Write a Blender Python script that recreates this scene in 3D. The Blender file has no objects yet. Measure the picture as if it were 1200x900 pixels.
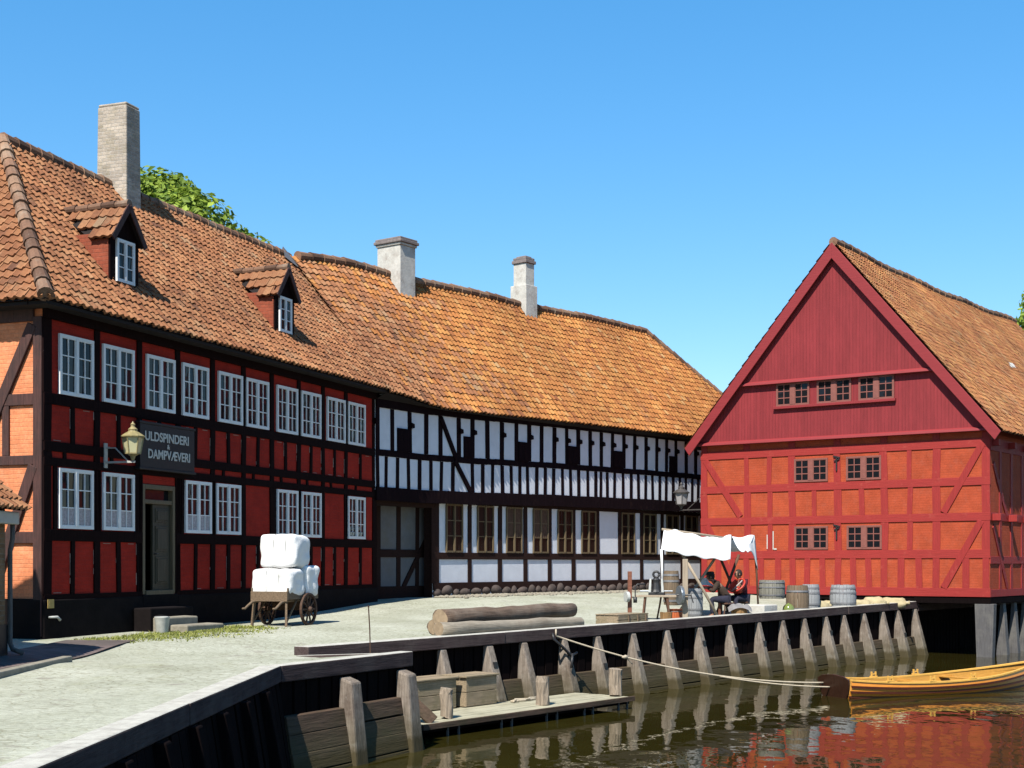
SUN_E, SKY_S, SKY_SAT, EXPO, WAVE = 5.0, 0.15, 1.64, 1.12, 0.25
ALB = 0.58
SKY_P = (1.0, 0.1, 4.0, 0)
import bpy, bmesh, math, random
from mathutils import Vector, Matrix, noise
R = random.Random(11)
PI = math.pi
F, HOR, EYE = 1650.0, 660.0, 3.0      # focal length and horizon in photograph pixels, eye height above the water
scene = bpy.context.scene
COL = scene.collection

def at(px, py, Y):
    return Vector(((px - 600) / F * Y, Y, EYE - (py - HOR) / F * Y))

def smooth(a, b, x):
    t = max(0.0, min(1.0, (x - a) / (b - a)))
    return t * t * (3 - 2 * t)

AZQ = math.radians(37.7)
QX, QY = math.sin(AZQ), math.cos(AZQ)
Q0 = Vector((-3.38, 24.9))

def ground_z(x, y):
    z = -1.47 + 0.17 * max(0, min(1, (y - 24) / 20))
    D = -((x - Q0.x) * QY - (y - Q0.y) * QX)
    z += 0.27 * smooth(2.5, 8, D) * smooth(34, 42, y)
    z -= 0.15 * smooth(-2.2, -.9, D) * (1 - smooth(.4, 3.2, D)) * smooth(20, 24, y)
    return EYE + z

def gpt(px, Y):
    x = (px - 600) / F * Y
    return Vector((x, Y, ground_z(x, Y)))

# ------------------------------------------------------------------ helpers
class MB:
    def __init__(s):
        s.v, s.f, s.m, s.t = [], [], [], []
    def add(s, vs, fs, mi=0, tone=0.5):
        o = len(s.v)
        s.v.extend(Vector(p) for p in vs)
        for f in fs:
            s.f.append([i + o for i in f]); s.m.append(mi); s.t.append(tone)
    def hexa(s, c, mi=0, tone=0.5):       # 8 corners: bottom ring 0-3, top ring 4-7
        s.add(c, [(3, 2, 1, 0), (4, 5, 6, 7), (0, 1, 5, 4), (1, 2, 6, 5), (2, 3, 7, 6), (3, 0, 4, 7)], mi, tone)
    def box(s, x0, x1, y0, y1, z0, z1, mi=0, M=None, tone=0.5):
        c = [(x0, y0, z0), (x1, y0, z0), (x1, y1, z0), (x0, y1, z0), (x0, y0, z1), (x1, y0, z1), (x1, y1, z1), (x0, y1, z1)]
        c = [Vector(p) for p in c]
        if M: c = [M @ p for p in c]
        s.hexa(c, mi, tone)
    def bar(s, p, q, w, h, up=(0, 0, 1), mi=0, w2=None, h2=None, tone=0.5):
        p, q, up = Vector(p), Vector(q), Vector(up)
        d = (q - p).normalized()
        a = d.cross(up)
        if a.length < 1e-4: a = d.cross(Vector((1, 0, 0)))
        a.normalize(); b = a.cross(d).normalized()
        w2 = w if w2 is None else w2; h2 = h if h2 is None else h2
        c = []
        for e, ww, hh in ((p, w, h), (q, w2, h2)):
            c += [e - a * ww / 2 - b * hh / 2, e + a * ww / 2 - b * hh / 2, e + a * ww / 2 + b * hh / 2, e - a * ww / 2 + b * hh / 2]
        s.hexa(c, mi, tone)
    def tube(s, pts, rad, n=10, mi=0, caps=True, tone=0.5, wob=0.0, fl=1.0):
        pts = [Vector(p) for p in pts]
        if not hasattr(rad, '__len__'): rad = [rad] * len(pts)
        o = len(s.v); u = None
        for i, p in enumerate(pts):
            d = (pts[min(i + 1, len(pts) - 1)] - pts[max(i - 1, 0)])
            d = d.normalized() if d.length > 1e-9 else Vector((0, 0, 1))
            if u is None:
                u = d.cross(Vector((0, 0, 1)))
                if u.length < 1e-3: u = Vector((1, 0, 0))
                u = (u - d * u.dot(d)).normalized()
            else:
                u = (u - d * u.dot(d)).normalized()
            w = d.cross(u)
            for k in range(n):
                a = 2 * PI * k / n
                rr = rad[i] * (1 + (R.uniform(-wob, wob) if wob else 0))
                s.v.append(p + u * math.cos(a) * rr + w * math.sin(a) * rr * fl)
        for i in range(len(pts) - 1):
            for k in range(n):
                s.f.append([o + i * n + k, o + i * n + (k + 1) % n, o + (i + 1) * n + (k + 1) % n, o + (i + 1) * n + k])
                s.m.append(mi); s.t.append(tone)
        if caps:
            s.f.append([o + k for k in range(n)][::-1]); s.m.append(mi); s.t.append(tone)
            b = o + (len(pts) - 1) * n
            s.f.append([b + k for k in range(n)]); s.m.append(mi); s.t.append(tone)
    def lathe(s, prof, n=20, M=None, mi=0, phase=0.0):
        o = len(s.v)
        for r, z in prof:
            for k in range(n):
                a = 2 * PI * k / n + phase
                p = Vector((r * math.cos(a), r * math.sin(a), z))
                s.v.append(M @ p if M else p)
        for i in range(len(prof) - 1):
            for k in range(n):
                s.f.append([o + i * n + k, o + i * n + (k + 1) % n, o + (i + 1) * n + (k + 1) % n, o + (i + 1) * n + k])
                s.m.append(mi); s.t.append(0.5)
        s.f.append([o + k for k in range(n)][::-1]); s.m.append(mi); s.t.append(0.5)
        b = o + (len(prof) - 1) * n
        s.f.append([b + k for k in range(n)]); s.m.append(mi); s.t.append(0.5)
    def prism(s, poly, fn, t0, t1, mi=0):   # poly 2-D outline, fn(a, b, t) -> point
        n = len(poly)
        vs = [fn(a, b, t0) for a, b in poly] + [fn(a, b, t1) for a, b in poly]
        fs = [list(range(n))[::-1], list(range(n, 2 * n))] + [(i, (i + 1) % n, n + (i + 1) % n, n + i) for i in range(n)]
        s.add(vs, fs, mi)
    def grid(s, fn, nu, nv, mi=0, closed=False):
        o = len(s.v)
        for j in range(nv + 1):
            for i in range(nu + 1):
                s.v.append(Vector(fn(i / nu, j / nv)))
        for j in range(nv):
            for i in range(nu):
                a = o + j * (nu + 1) + i
                s.f.append([a, a + 1, a + nu + 2, a + nu + 1]); s.m.append(mi); s.t.append(0.5)
    def build(s, name, mats, parent=None, loc=(0, 0, 0), rz=0.0, sm=False, bevel=0.0, tone=False, fixn=True, solid=0.0, subs=0):
        me = bpy.data.meshes.new(name)
        me.from_pydata([tuple(p) for p in s.v], [], s.f)
        if not isinstance(mats, (list, tuple)): mats = [mats]
        for m in mats: me.materials.append(m)
        me.polygons.foreach_set('material_index', s.m)
        if fixn:
            bm = bmesh.new(); bm.from_mesh(me)
            bmesh.ops.recalc_face_normals(bm, faces=bm.faces)
            bm.to_mesh(me); bm.free()
        if tone:
            at_ = me.attributes.new('tone', 'FLOAT', 'FACE')
            at_.data.foreach_set('value', s.t)
        if sm: me.polygons.foreach_set('use_smooth', [True] * len(me.polygons))
        me.update()
        return link(name, me, parent, loc, rz, bevel, solid, subs)

def link(name, me, parent=None, loc=(0, 0, 0), rz=0.0, bevel=0.0, solid=0.0, subs=0):
    o = bpy.data.objects.new(name, me); COL.objects.link(o)
    o.location = loc; o.rotation_euler = (0, 0, rz)
    if parent: o.parent = parent
    if solid:
        m = o.modifiers.new('solid', 'SOLIDIFY'); m.thickness = solid; m.offset = 0
    if subs:
        m = o.modifiers.new('sub', 'SUBSURF'); m.levels = subs; m.render_levels = subs
    if bevel:
        m = o.modifiers.new('bevel', 'BEVEL'); m.width = bevel; m.segments = 2; m.limit_method = 'ANGLE'; m.angle_limit = 0.6
    return o

def tag(o, label, cat, group=None):
    o['label'] = label; o['category'] = cat
    if group: o['group'] = group
    return o

def thing(name, label, cat, loc=(0, 0, 0), rz=0.0, group=None):
    o = bpy.data.objects.new(name, None); COL.objects.link(o)
    o.empty_display_size = 0.2
    o.location = loc; o.rotation_euler = (0, 0, rz)
    return tag(o, label, cat, group)

def copy_tree(o, parent=None):
    c = o.copy(); COL.objects.link(c)
    if parent: c.parent = parent
    for ch in list(o.children): copy_tree(ch, c)
    return c

def structure(o, kind='structure'):
    o['kind'] = kind
    return o

# ------------------------------------------------------------------ materials
class NT:
    def __init__(s, name):
        s.mat = bpy.data.materials.new(name); s.mat.use_nodes = True
        s.t = s.mat.node_tree; s.n = s.t.nodes; s.l = s.t.links
        s.b = s.n['Principled BSDF']
        s.tc = s.n.new('ShaderNodeTexCoord')
    def node(s, t, **kw):
        n = s.n.new(t)
        for k, v in kw.items(): setattr(n, k, v)
        return n
    def con(s, a, b): s.l.new(a, b)
    def noise(s, scale, detail=4, rough=0.6, vec=None, st=None):
        n = s.node('ShaderNodeTexNoise'); n.inputs['Scale'].default_value = scale
        n.inputs['Detail'].default_value = detail; n.inputs['Roughness'].default_value = rough
        v = vec or s.tc.outputs['Object']
        if st:
            mp = s.node('ShaderNodeMapping'); mp.inputs['Scale'].default_value = st
            s.con(v, mp.inputs['Vector']); v = mp.outputs['Vector']
        s.con(v, n.inputs['Vector'])
        return n.outputs['Fac']
    def ramp(s, fac, stops):
        r = s.node('ShaderNodeValToRGB')
        e = r.color_ramp.elements
        while len(e) < len(stops): e.new(0.5)
        for i, (p, c) in enumerate(stops):
            e[i].position = p; e[i].color = (*c, 1) if len(c) == 3 else c
        s.con(fac, r.inputs['Fac']); return r.outputs['Color']
    def mix(s, fac, a, b, mode='MIX'):
        m = s.node('ShaderNodeMix', data_type='RGBA', blend_type=mode)
        for sock, v in ((m.inputs[0], fac), (m.inputs[6], a), (m.inputs[7], b)):
            if hasattr(v, 'links'): s.con(v, sock)
            elif isinstance(v, (tuple, list)): sock.default_value = (*v, 1)
            else: sock.default_value = v
        return m.outputs[2]
    def math(s, op, a, b=None, clamp=False):
        m = s.node('ShaderNodeMath', operation=op); m.use_clamp = clamp
        for i, v in enumerate((a, b)):
            if v is None: continue
            if hasattr(v, 'links'): s.con(v, m.inputs[i])
            else: m.inputs[i].default_value = v
        return m.outputs[0]
    def bump(s, h, strength=0.3, dist=0.02):
        b = s.node('ShaderNodeBump'); b.inputs['Strength'].default_value = strength
        b.inputs['Distance'].default_value = dist
        s.con(h, b.inputs['Height']); s.con(b.outputs['Normal'], s.b.inputs['Normal'])
    def done(s, col, rough=0.8, spec=0.3):
        if hasattr(col, 'links'): s.con(s.mix(1.0, col, (ALB, ALB, ALB), 'MULTIPLY'), s.b.inputs['Base Color'])
        else: s.b.inputs['Base Color'].default_value = (*sc(col, ALB), 1)
        s.b.inputs['Roughness'].default_value = rough
        s.b.inputs['Specular IOR Level'].default_value = spec
        return s.mat

def sc(c, k): return tuple(min(1, x * k) for x in c)

def m_plain(name, c, rough=0.75, var=0.25, scale=6, bump=0.25, spec=0.3, dirt=None, fine=60, metal=0.0):
    t = NT(name)
    f = t.noise(scale, 6, 0.65)
    col = t.ramp(f, [(0.25, sc(c, 1 - var)), (0.75, sc(c, 1 + var))])
    if dirt:
        d = t.ramp(t.noise(scale * 0.45, 8, 0.75), [(0.5, (0, 0, 0)), (0.68, (1, 1, 1))])
        col = t.mix(t.math('MULTIPLY', d, 0.7), col, dirt)
    if bump: t.bump(t.noise(fine, 4), bump, 0.01)
    t.b.inputs['Metallic'].default_value = metal
    return t.done(col, rough, spec)

def m_wood(name, c, axis=0, var=0.4, rough=0.8, bump=0.5, dirt=None, dirt_amt=0.7, chip=None, patch=None, spec=0.25, top=None, tide=None):
    t = NT(name)
    st = [14, 14, 14]; st[axis] = 0.8
    g = t.noise(2.2, 8, 0.7, st=tuple(st))
    col = t.ramp(g, [(0.3, sc(c, 1 - var)), (0.5, c), (0.72, sc(c, 1 + var))])
    if dirt:
        d = t.ramp(t.noise(1.6, 8, 0.75), [(0.45, (0, 0, 0)), (0.66, (1, 1, 1))])
        col = t.mix(t.math('MULTIPLY', d, dirt_amt), col, dirt)
    if chip:
        d = t.ramp(t.noise(9, 6, 0.8), [(0.68, (0, 0, 0)), (0.71, (1, 1, 1))])
        col = t.mix(d, col, chip)
    if patch:
        d = t.ramp(t.noise(3.5, 6, 0.7), [(0.58, (0, 0, 0)), (0.66, (1, 1, 1))])
        col = t.mix(t.math('MULTIPLY', d, 0.6), col, patch)
    if top:                                    # upward faces painted paler, sunlight on the beam tops put into the colour
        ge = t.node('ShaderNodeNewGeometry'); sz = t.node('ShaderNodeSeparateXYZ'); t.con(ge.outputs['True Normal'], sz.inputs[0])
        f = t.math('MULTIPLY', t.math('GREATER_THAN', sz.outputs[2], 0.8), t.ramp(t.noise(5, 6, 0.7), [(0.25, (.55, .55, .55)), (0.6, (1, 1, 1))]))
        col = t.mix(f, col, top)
    if tide is not None:                       # slimy tide line just above the water
        sz = t.node('ShaderNodeSeparateXYZ'); t.con(t.tc.outputs['Object'], sz.inputs[0])
        h = t.math('ADD', sz.outputs[2], t.math('MULTIPLY', t.noise(6, 5, 0.7), -0.22))
        lo_ = t.ramp(t.math('SUBTRACT', h, tide - 0.12), [(0.0, (1, 1, 1)), (0.10, (0, 0, 0))])
        col = t.mix(t.math('MULTIPLY', lo_, 0.85), col, (0.05, 0.028, 0.010))
        lo2 = t.ramp(t.math('SUBTRACT', h, tide + 0.05), [(0.0, (1, 1, 1)), (0.45, (0, 0, 0))])
        col = t.mix(t.math('MULTIPLY', lo2, 0.45), col, (0.09, 0.085, 0.04))
    t.bump(g, bump, 0.02)
    return t.done(col, rough, spec)

def m_brick(name, c, mortar, var=0.22, mortar_amt=0.35, wash=None, bump=0.5, chips=None, axis='xz'):
    t = NT(name)
    sx = t.node('ShaderNodeSeparateXYZ'); t.con(t.tc.outputs['Object'], sx.inputs[0])
    cx = t.node('ShaderNodeCombineXYZ')
    t.con(t.math('ADD', sx.outputs[0], sx.outputs[1]), cx.inputs[0]); t.con(sx.outputs[2], cx.inputs[1])
    wob = t.node('ShaderNodeVectorMath', operation='ADD')
    nz = t.node('ShaderNodeTexNoise'); nz.inputs['Scale'].default_value = 2.5
    t.con(t.tc.outputs['Object'], nz.inputs['Vector'])
    vs = t.node('ShaderNodeVectorMath', operation='SCALE'); vs.inputs['Scale'].default_value = 0.03
    t.con(nz.outputs['Color'], vs.inputs[0])
    t.con(cx.outputs[0], wob.inputs[0]); t.con(vs.outputs[0], wob.inputs[1])
    b = t.node('ShaderNodeTexBrick')
    b.inputs['Scale'].default_value = 1.0
    b.inputs['Brick Width'].default_value = 0.235; b.inputs['Row Height'].default_value = 0.082
    b.inputs['Mortar Size'].default_value = 0.010; b.inputs['Mortar Smooth'].default_value = 0.4
    b.inputs['Color1'].default_value = (*sc(c, 1 - var), 1); b.inputs['Color2'].default_value = (*sc(c, 1 + var), 1)
    b.inputs['Mortar'].default_value = (*mortar, 1)
    t.con(wob.outputs[0], b.inputs['Vector'])
    col = t.mix(1 - mortar_amt, b.outputs['Color'], c)
    big = t.ramp(t.noise(1.3, 8, 0.7), [(0.3, (0.72, 0.72, 0.72)), (0.7, (1.2, 1.2, 1.2))])
    col = t.mix(1.0, col, big, 'MULTIPLY')
    fine = t.ramp(t.noise(22, 4, 0.7), [(0.3, (0.82, 0.82, 0.82)), (0.7, (1.12, 1.12, 1.12))])
    col = t.mix(1.0, col, fine, 'MULTIPLY')
    if wash:
        d = t.ramp(t.noise(3.2, 8, 0.8), [(0.5, (0, 0, 0)), (0.7, (1, 1, 1))])
        col = t.mix(t.math('MULTIPLY', d, 0.6), col, wash)
    if chips:
        d = t.ramp(t.noise(7, 6, 0.8), [(0.70, (0, 0, 0)), (0.725, (1, 1, 1))])
        col = t.mix(d, col, chips)
    h = t.math('SUBTRACT', t.math('MULTIPLY', t.noise(30, 4), 0.5), b.outputs['Fac'])
    t.bump(h, bump, 0.012)
    return t.done(col, 0.9, 0.15)

def m_tile(name, cols, lichen, lich_amt=0.55, lo=0.52, hi=0.7):
    t = NT(name)
    a = t.node('ShaderNodeAttribute', attribute_name='tone')
    col = t.ramp(a.outputs['Fac'], [(i / (len(cols) - 1), c) for i, c in enumerate(cols)])
    big = t.ramp(t.noise(0.35, 6, 0.7), [(0.32, (0.66, 0.64, 0.64)), (0.66, (1.22, 1.18, 1.08))])
    col = t.mix(1.0, col, big, 'MULTIPLY')
    f = t.ramp(t.noise(18, 6, 0.7), [(0.3, (0.75, 0.72, 0.7)), (0.7, (1.15, 1.12, 1.1))])
    col = t.mix(1.0, col, f, 'MULTIPLY')
    d = t.ramp(t.noise(1.1, 10, 0.8), [(lo, (0, 0, 0)), (hi, (1, 1, 1))])
    col = t.mix(t.math('MULTIPLY', d, lich_amt), col, lichen)
    d2 = t.ramp(t.noise(5.0, 8, 0.8), [(0.6, (0, 0, 0)), (0.72, (1, 1, 1))])
    col = t.mix(t.math('MULTIPLY', d2, 0.5), col, (0.12, 0.09, 0.07))
    t.bump(t.noise(45, 4), 0.3, 0.01)
    return t.done(col, 0.85, 0.2)

def m_boards(name, c, width=0.16, var=0.18):
    t = NT(name)
    sx = t.node('ShaderNodeSeparateXYZ'); t.con(t.tc.outputs['Object'], sx.inputs[0])
    u = t.math('DIVIDE', sx.outputs[0], width)
    fr = t.math('FRACT', u)
    edge = t.math('LESS_THAN', t.math('ABSOLUTE', t.math('SUBTRACT', fr, 0.5)), 0.44)
    wn = t.node('ShaderNodeTexWhiteNoise', noise_dimensions='1D'); t.con(t.math('FLOOR', u), wn.inputs['W'])
    col = t.ramp(wn.outputs['Value'], [(0, sc(c, 1 - var)), (1, sc(c, 1 + var))])
    g = t.noise(2.0, 8, 0.7, st=(14, 14, 0.7))
    col = t.mix(1.0, col, t.ramp(g, [(0.3, (0.85, 0.85, 0.85)), (0.7, (1.12, 1.12, 1.12))]), 'MULTIPLY')
    wz = t.ramp(t.noise(0.8, 8, 0.75, st=(1.6, 1, .6)), [(0.3, (0.82, 0.80, 0.80)), (0.7, (1.12, 1.16, 1.16))])
    col = t.mix(1.0, col, wz, 'MULTIPLY')
    chips = t.ramp(t.noise(3.0, 8, 0.85, st=(3, 3, 1)), [(0.70, (0, 0, 0)), (0.74, (1, 1, 1))])
    col = t.mix(t.math('MULTIPLY', chips, 0.7), col, (0.55, 0.35, 0.3))
    t.bump(t.math('ADD', t.math('MULTIPLY', edge, 0.9), t.math('MULTIPLY', g, 0.25)), 0.9, 0.012)
    return t.done(col, 0.7, 0.25)

def m_glass(name, c=(0.012, 0.013, 0.016), rough=0.04, sp=0.22):
    t = NT(name)
    t.bump(t.noise(2.2, 2), 0.25, 0.02)
    m = t.done(c, rough, sp)
    return m

def m_leaf(name, dark, light):
    t = NT(name)
    a = t.node('ShaderNodeAttribute', attribute_name='tone')
    col = t.ramp(a.outputs['Fac'], [(0, dark), (1, light)])
    t.con(col, t.b.inputs['Base Color'])
    t.b.inputs['Roughness'].default_value = 0.6; t.b.inputs['Specular IOR Level'].default_value = 0.2
    tr = t.node('ShaderNodeBsdfTranslucent'); t.con(col, tr.inputs['Color'])
    mx = t.node('ShaderNodeMixShader'); mx.inputs[0].default_value = 0.35
    t.con(t.b.outputs[0], mx.inputs[1]); t.con(tr.outputs[0], mx.inputs[2])
    t.con(mx.outputs[0], t.n['Material Output'].inputs['Surface'])
    return t.mat

M = {}
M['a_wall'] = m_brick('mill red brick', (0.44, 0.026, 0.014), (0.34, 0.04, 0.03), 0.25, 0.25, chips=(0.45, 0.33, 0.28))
M['a_end'] = m_brick('mill end brick', (0.90, 0.30, 0.135), (0.80, 0.33, 0.17), 0.14, 0.5, wash=(0.95, 0.46, 0.26), bump=0.8, chips=(0.6, 0.5, 0.42))  # lighter than the shaded facade brick, sunlight on this end put into the colour
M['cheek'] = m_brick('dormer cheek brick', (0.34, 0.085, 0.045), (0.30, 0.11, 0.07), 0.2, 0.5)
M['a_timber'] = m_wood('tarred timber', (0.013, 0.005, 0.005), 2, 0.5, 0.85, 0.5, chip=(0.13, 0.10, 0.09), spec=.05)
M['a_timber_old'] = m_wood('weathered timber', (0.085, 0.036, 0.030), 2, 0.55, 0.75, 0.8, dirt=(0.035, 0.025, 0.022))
M['plinth'] = m_plain('tarred stone plinth', (0.010, 0.007, 0.007), 0.9, 0.5, 3, 0.6, spec=.1, fine=14)
M['stone'] = m_plain('field stone', (0.10, 0.075, 0.065), 0.85, 0.5, 3, 0.7, fine=25, dirt=(0.05, 0.04, 0.03))
M['step'] = m_plain('stone step', (0.30, 0.27, 0.21), 0.9, 0.35, 4, 0.6, fine=25)
M['white_paint'] = m_plain('white window paint', (0.95, 0.96, 0.95), 0.5, 0.08, 9, 0.1)
M['grey_paint'] = m_plain('grey white window paint', (0.50, 0.50, 0.46), 0.55, 0.12, 9, 0.1)
M['glass'] = m_glass('old window glass')
M['glass_warm'] = m_glass('window glass over brown room', (0.020, 0.012, 0.009), 0.35, .12)
M['curtain'] = m_plain('lace curtain', (0.50, 0.44, 0.45), 0.9, 0.45, 30, 0.2)
M['drape'] = m_plain('brown drape', (0.10, 0.055, 0.035), 0.9, 0.4, 10, 0.2)
M['door'] = m_wood('olive door paint', (0.055, 0.048, 0.030), 2, 0.35, 0.55, 0.3)
M['door_frame'] = m_wood('door frame paint', (0.16, 0.12, 0.07), 2, 0.3, 0.6, 0.3)
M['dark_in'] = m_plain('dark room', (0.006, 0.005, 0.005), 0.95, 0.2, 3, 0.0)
tileA = [(0.17, 0.080, 0.050), (0.28, 0.120, 0.060), (0.37, 0.165, 0.080), (0.44, 0.22, 0.11), (0.36, 0.25, 0.16)]
tileB = [(0.26, 0.095, 0.042), (0.38, 0.150, 0.050), (0.45, 0.190, 0.060), (0.52, 0.26, 0.085), (0.44, 0.29, 0.15)]
tileC = [(0.23, 0.095, 0.050), (0.35, 0.140, 0.065), (0.42, 0.185, 0.080), (0.48, 0.25, 0.10), (0.40, 0.27, 0.16)]
M['tile_a'] = m_tile('old pantiles', tileA, (0.34, 0.25, 0.15), 0.5)
M['tile_b'] = m_tile('orange pantiles', tileB, (0.40, 0.30, 0.20), 0.45, 0.56, 0.72)
M['tile_c'] = m_tile('warehouse pantiles', tileC, (0.33, 0.27, 0.17), 0.55)
M['ridge'] = m_tile('weathered ridge tiles', [(0.14, 0.08, 0.055), (0.26, 0.15, 0.10), (0.34, 0.22, 0.15)], (0.38, 0.34, 0.27), 0.6)
M['roof_under'] = m_plain('roof underlay', (0.012, 0.007, 0.007), 0.9, 0.3, 3, 0.1)
M['ch_brick'] = m_brick('old chimney brick', (0.52, 0.44, 0.36), (0.62, 0.58, 0.52), 0.38, 0.6, wash=(0.30, 0.25, 0.13), bump=1.0, chips=(0.60, 0.58, 0.54))
M['ch_white'] = m_plain('whitewashed chimney', (0.62, 0.60, 0.55), 0.9, 0.2, 5, 0.7, dirt=(0.33, 0.27, 0.23), fine=18)
M['ch_cap'] = m_plain('chimney cap', (0.24, 0.20, 0.19), 0.9, 0.4, 8, 0.6)
M['zinc'] = m_plain('lead flashing', (0.16, 0.155, 0.16), 0.5, 0.25, 5, 0.2)
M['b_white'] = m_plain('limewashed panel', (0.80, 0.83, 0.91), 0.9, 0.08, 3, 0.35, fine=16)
M['b_shade'] = m_plain('shaded grey limewash', (0.17, 0.17, 0.18), 0.9, 0.2, 2, 0.4, fine=16, dirt=(0.17, 0.15, 0.11))  # limewash darkened in colour for the shade inside the recessed gateway
M['b_timber'] = m_wood('black timber', (0.011, 0.005, 0.007), 2, 0.5, 0.85, 0.5, patch=(0.026, 0.013, 0.012), spec=.05)
M['b_brown'] = m_wood('brown black timber', (0.032, 0.015, 0.012), 0, 0.5, 0.85, 0.5, spec=.1)
M['sash'] = m_wood('weathered sash', (0.17, 0.125, 0.07), 2, 0.3, 0.6, 0.3)
M['c_wall'] = m_brick('orange brick infill', (0.48, 0.083, 0.034), (0.45, 0.08, 0.04), 0.12, 0.35, wash=(0.44, 0.115, 0.07), bump=0.35, chips=(0.62, 0.30, 0.22))
M['c_timber'] = m_wood('crimson timber', (0.35, 0.029, 0.025), 2, 0.2, 0.7, 0.4, patch=(0.42, 0.065, 0.045))
M['c_beam'] = m_wood('crimson beam', (0.36, 0.031, 0.026), 0, 0.2, 0.7, 0.4, patch=(0.43, 0.07, 0.05))
M['c_boards'] = m_boards('crimson boards', (0.29, 0.030, 0.035), .12, .07)
M['c_trim'] = m_wood('crimson bargeboard', (0.30, 0.034, 0.038), 0, 0.12, 0.55, 0.25)
M['c_sash'] = m_plain('dull red sash', (0.27, 0.095, 0.075), 0.6, 0.15, 9, 0.1)
M['iron'] = m_plain('black iron', (0.018, 0.017, 0.018), 0.5, 0.3, 12, 0.2, 0.5)
M['pile'] = m_wood('weathered pile', (0.30, 0.25, 0.205), 2, 0.5, 0.9, 1.0, tide=-2.80, spec=.1, dirt=(0.12, 0.085, 0.065), dirt_amt=0.8, patch=(0.36, 0.33, 0.29))
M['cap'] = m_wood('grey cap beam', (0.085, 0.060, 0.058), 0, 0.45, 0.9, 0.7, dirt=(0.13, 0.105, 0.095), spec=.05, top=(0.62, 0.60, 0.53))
M['plank'] = m_wood('wet lower plank', (0.105, 0.068, 0.048), 0, 0.55, 0.85, 0.8, tide=-2.80, spec=.1, dirt=(0.06, 0.055, 0.03))
M['sheet'] = m_wood('tarred sheet piling', (0.008, 0.005, 0.005), 2, 0.5, 0.9, 0.5, spec=.03)
M['stiltwood'] = m_wood('grey stilt', (0.115, 0.11, 0.11), 2, 0.4, 0.8, 0.7, dirt=(0.20, 0.19, 0.17))
M['deck'] = m_wood('pale landing deck', (0.46, 0.43, 0.31), 0, 0.3, 0.9, 0.7, spec=.1, dirt=(0.30, 0.27, 0.18))
M['crate'] = m_wood('old crate board', (0.34, 0.26, 0.17), 0, 0.35, 0.85, 0.6, dirt=(0.17, 0.15, 0.07))
M['log'] = m_wood('barked log', (0.15, 0.10, 0.07), 0, 0.6, 0.9, 1.0, dirt=(0.24, 0.19, 0.15))
M['log_pale'] = m_wood('peeled log', (0.36, 0.31, 0.24), 0, 0.35, 0.9, 0.9, dirt=(0.24, 0.19, 0.14))
M['log_end'] = m_plain('log end', (0.34, 0.25, 0.16), 0.9, 0.35, 8, 0.5)
M['stump'] = m_wood('split post', (0.34, 0.27, 0.20), 2, 0.65, 0.9, 1.0)
M['cart'] = m_wood('cart wood', (0.20, 0.14, 0.09), 0, 0.4, 0.8, 0.6)
M['cart_dark'] = m_wood('cart running gear', (0.085, 0.045, 0.028), 2, 0.4, 0.7, 0.5)
M['bale'] = m_plain('white bale cloth', (1.0, 1.0, 0.98), 0.9, 0.08, 9, 0.9, fine=20)
M['twine'] = m_plain('bale twine', (0.42, 0.43, 0.42), 0.9, 0.15, 30, 0.1)
M['canvas'] = m_plain('white canvas', (1.0, 1.0, 0.98), 0.9, 0.04, 5, 0.3, fine=14)
M['galv'] = m_plain('pale bucket', (0.55, 0.56, 0.53), 0.55, 0.2, 9, 0.2)
M['lantern'] = m_plain('lantern brass paint', (0.33, 0.27, 0.12), 0.5, 0.3, 12, 0.2, 0.5)
M['lantern_dark'] = m_plain('lantern iron', (0.07, 0.06, 0.055), 0.5, 0.3, 12, 0.2, 0.5)
M['lamp_glass'] = m_plain('milky lantern glass', (0.62, 0.58, 0.34), 0.25, 0.1, 4, 0.0, 0.6)
M['lamp_glass_b'] = m_plain('grey lantern glass', (0.40, 0.38, 0.38), 0.2, 0.15, 4, 0.0, 0.6)
M['sign'] = m_plain('black sign board', (0.012, 0.010, 0.010), 0.55, 0.3, 6, 0.1)
M['letters'] = m_plain('white lettering', (0.62, 0.60, 0.55), 0.7, 0.2, 20, 0.1)
M['yellow'] = m_plain('yellow plate', (0.55, 0.38, 0.12), 0.6, 0.2, 15, 0.1)
M['boat'] = m_wood('varnished hull', (0.82, 0.29, 0.028), 0, 0.16, 0.35, 0.2, spec=0.5)
M['boat_in'] = m_wood('boat lining', (0.62, 0.30, 0.055), 0, 0.2, 0.5, 0.3)
M['boat_dark'] = m_wood('dark transom', (0.045, 0.018, 0.010), 2, 0.35, 0.35, 0.3, spec=0.5)
M['boat_seam'] = m_plain('dark strake seam', (0.09, 0.02, 0.008), 0.5, 0.2, 6, 0.1)
M['gun'] = m_wood('gunwale', (0.85, 0.47, 0.10), 0, 0.2, 0.45, 0.2)
M['rope'] = m_plain('hemp rope', (0.52, 0.44, 0.32), 0.9, 0.25, 40, 0.4)
M['barrel_grey'] = m_wood('grey barrel', (0.34, 0.35, 0.36), 2, 0.25, 0.8, 0.6)
M['barrel_brown'] = m_wood('brown barrel', (0.20, 0.145, 0.095), 2, 0.3, 0.8, 0.6)
M['barrel_olive'] = m_wood('olive grey tub', (0.25, 0.24, 0.20), 2, 0.3, 0.8, 0.6)
M['hoop'] = m_plain('barrel hoop', (0.20, 0.20, 0.21), 0.5, 0.3, 12, 0.2, 0.5)
M['sack'] = m_plain('straw coloured sack', (0.52, 0.43, 0.25), 0.95, 0.2, 5, 0.6, fine=35)
M['green_glass'] = m_plain('green glass float', (0.20, 0.25, 0.06), 0.1, 0.2, 4, 0.0, 0.8)
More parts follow.
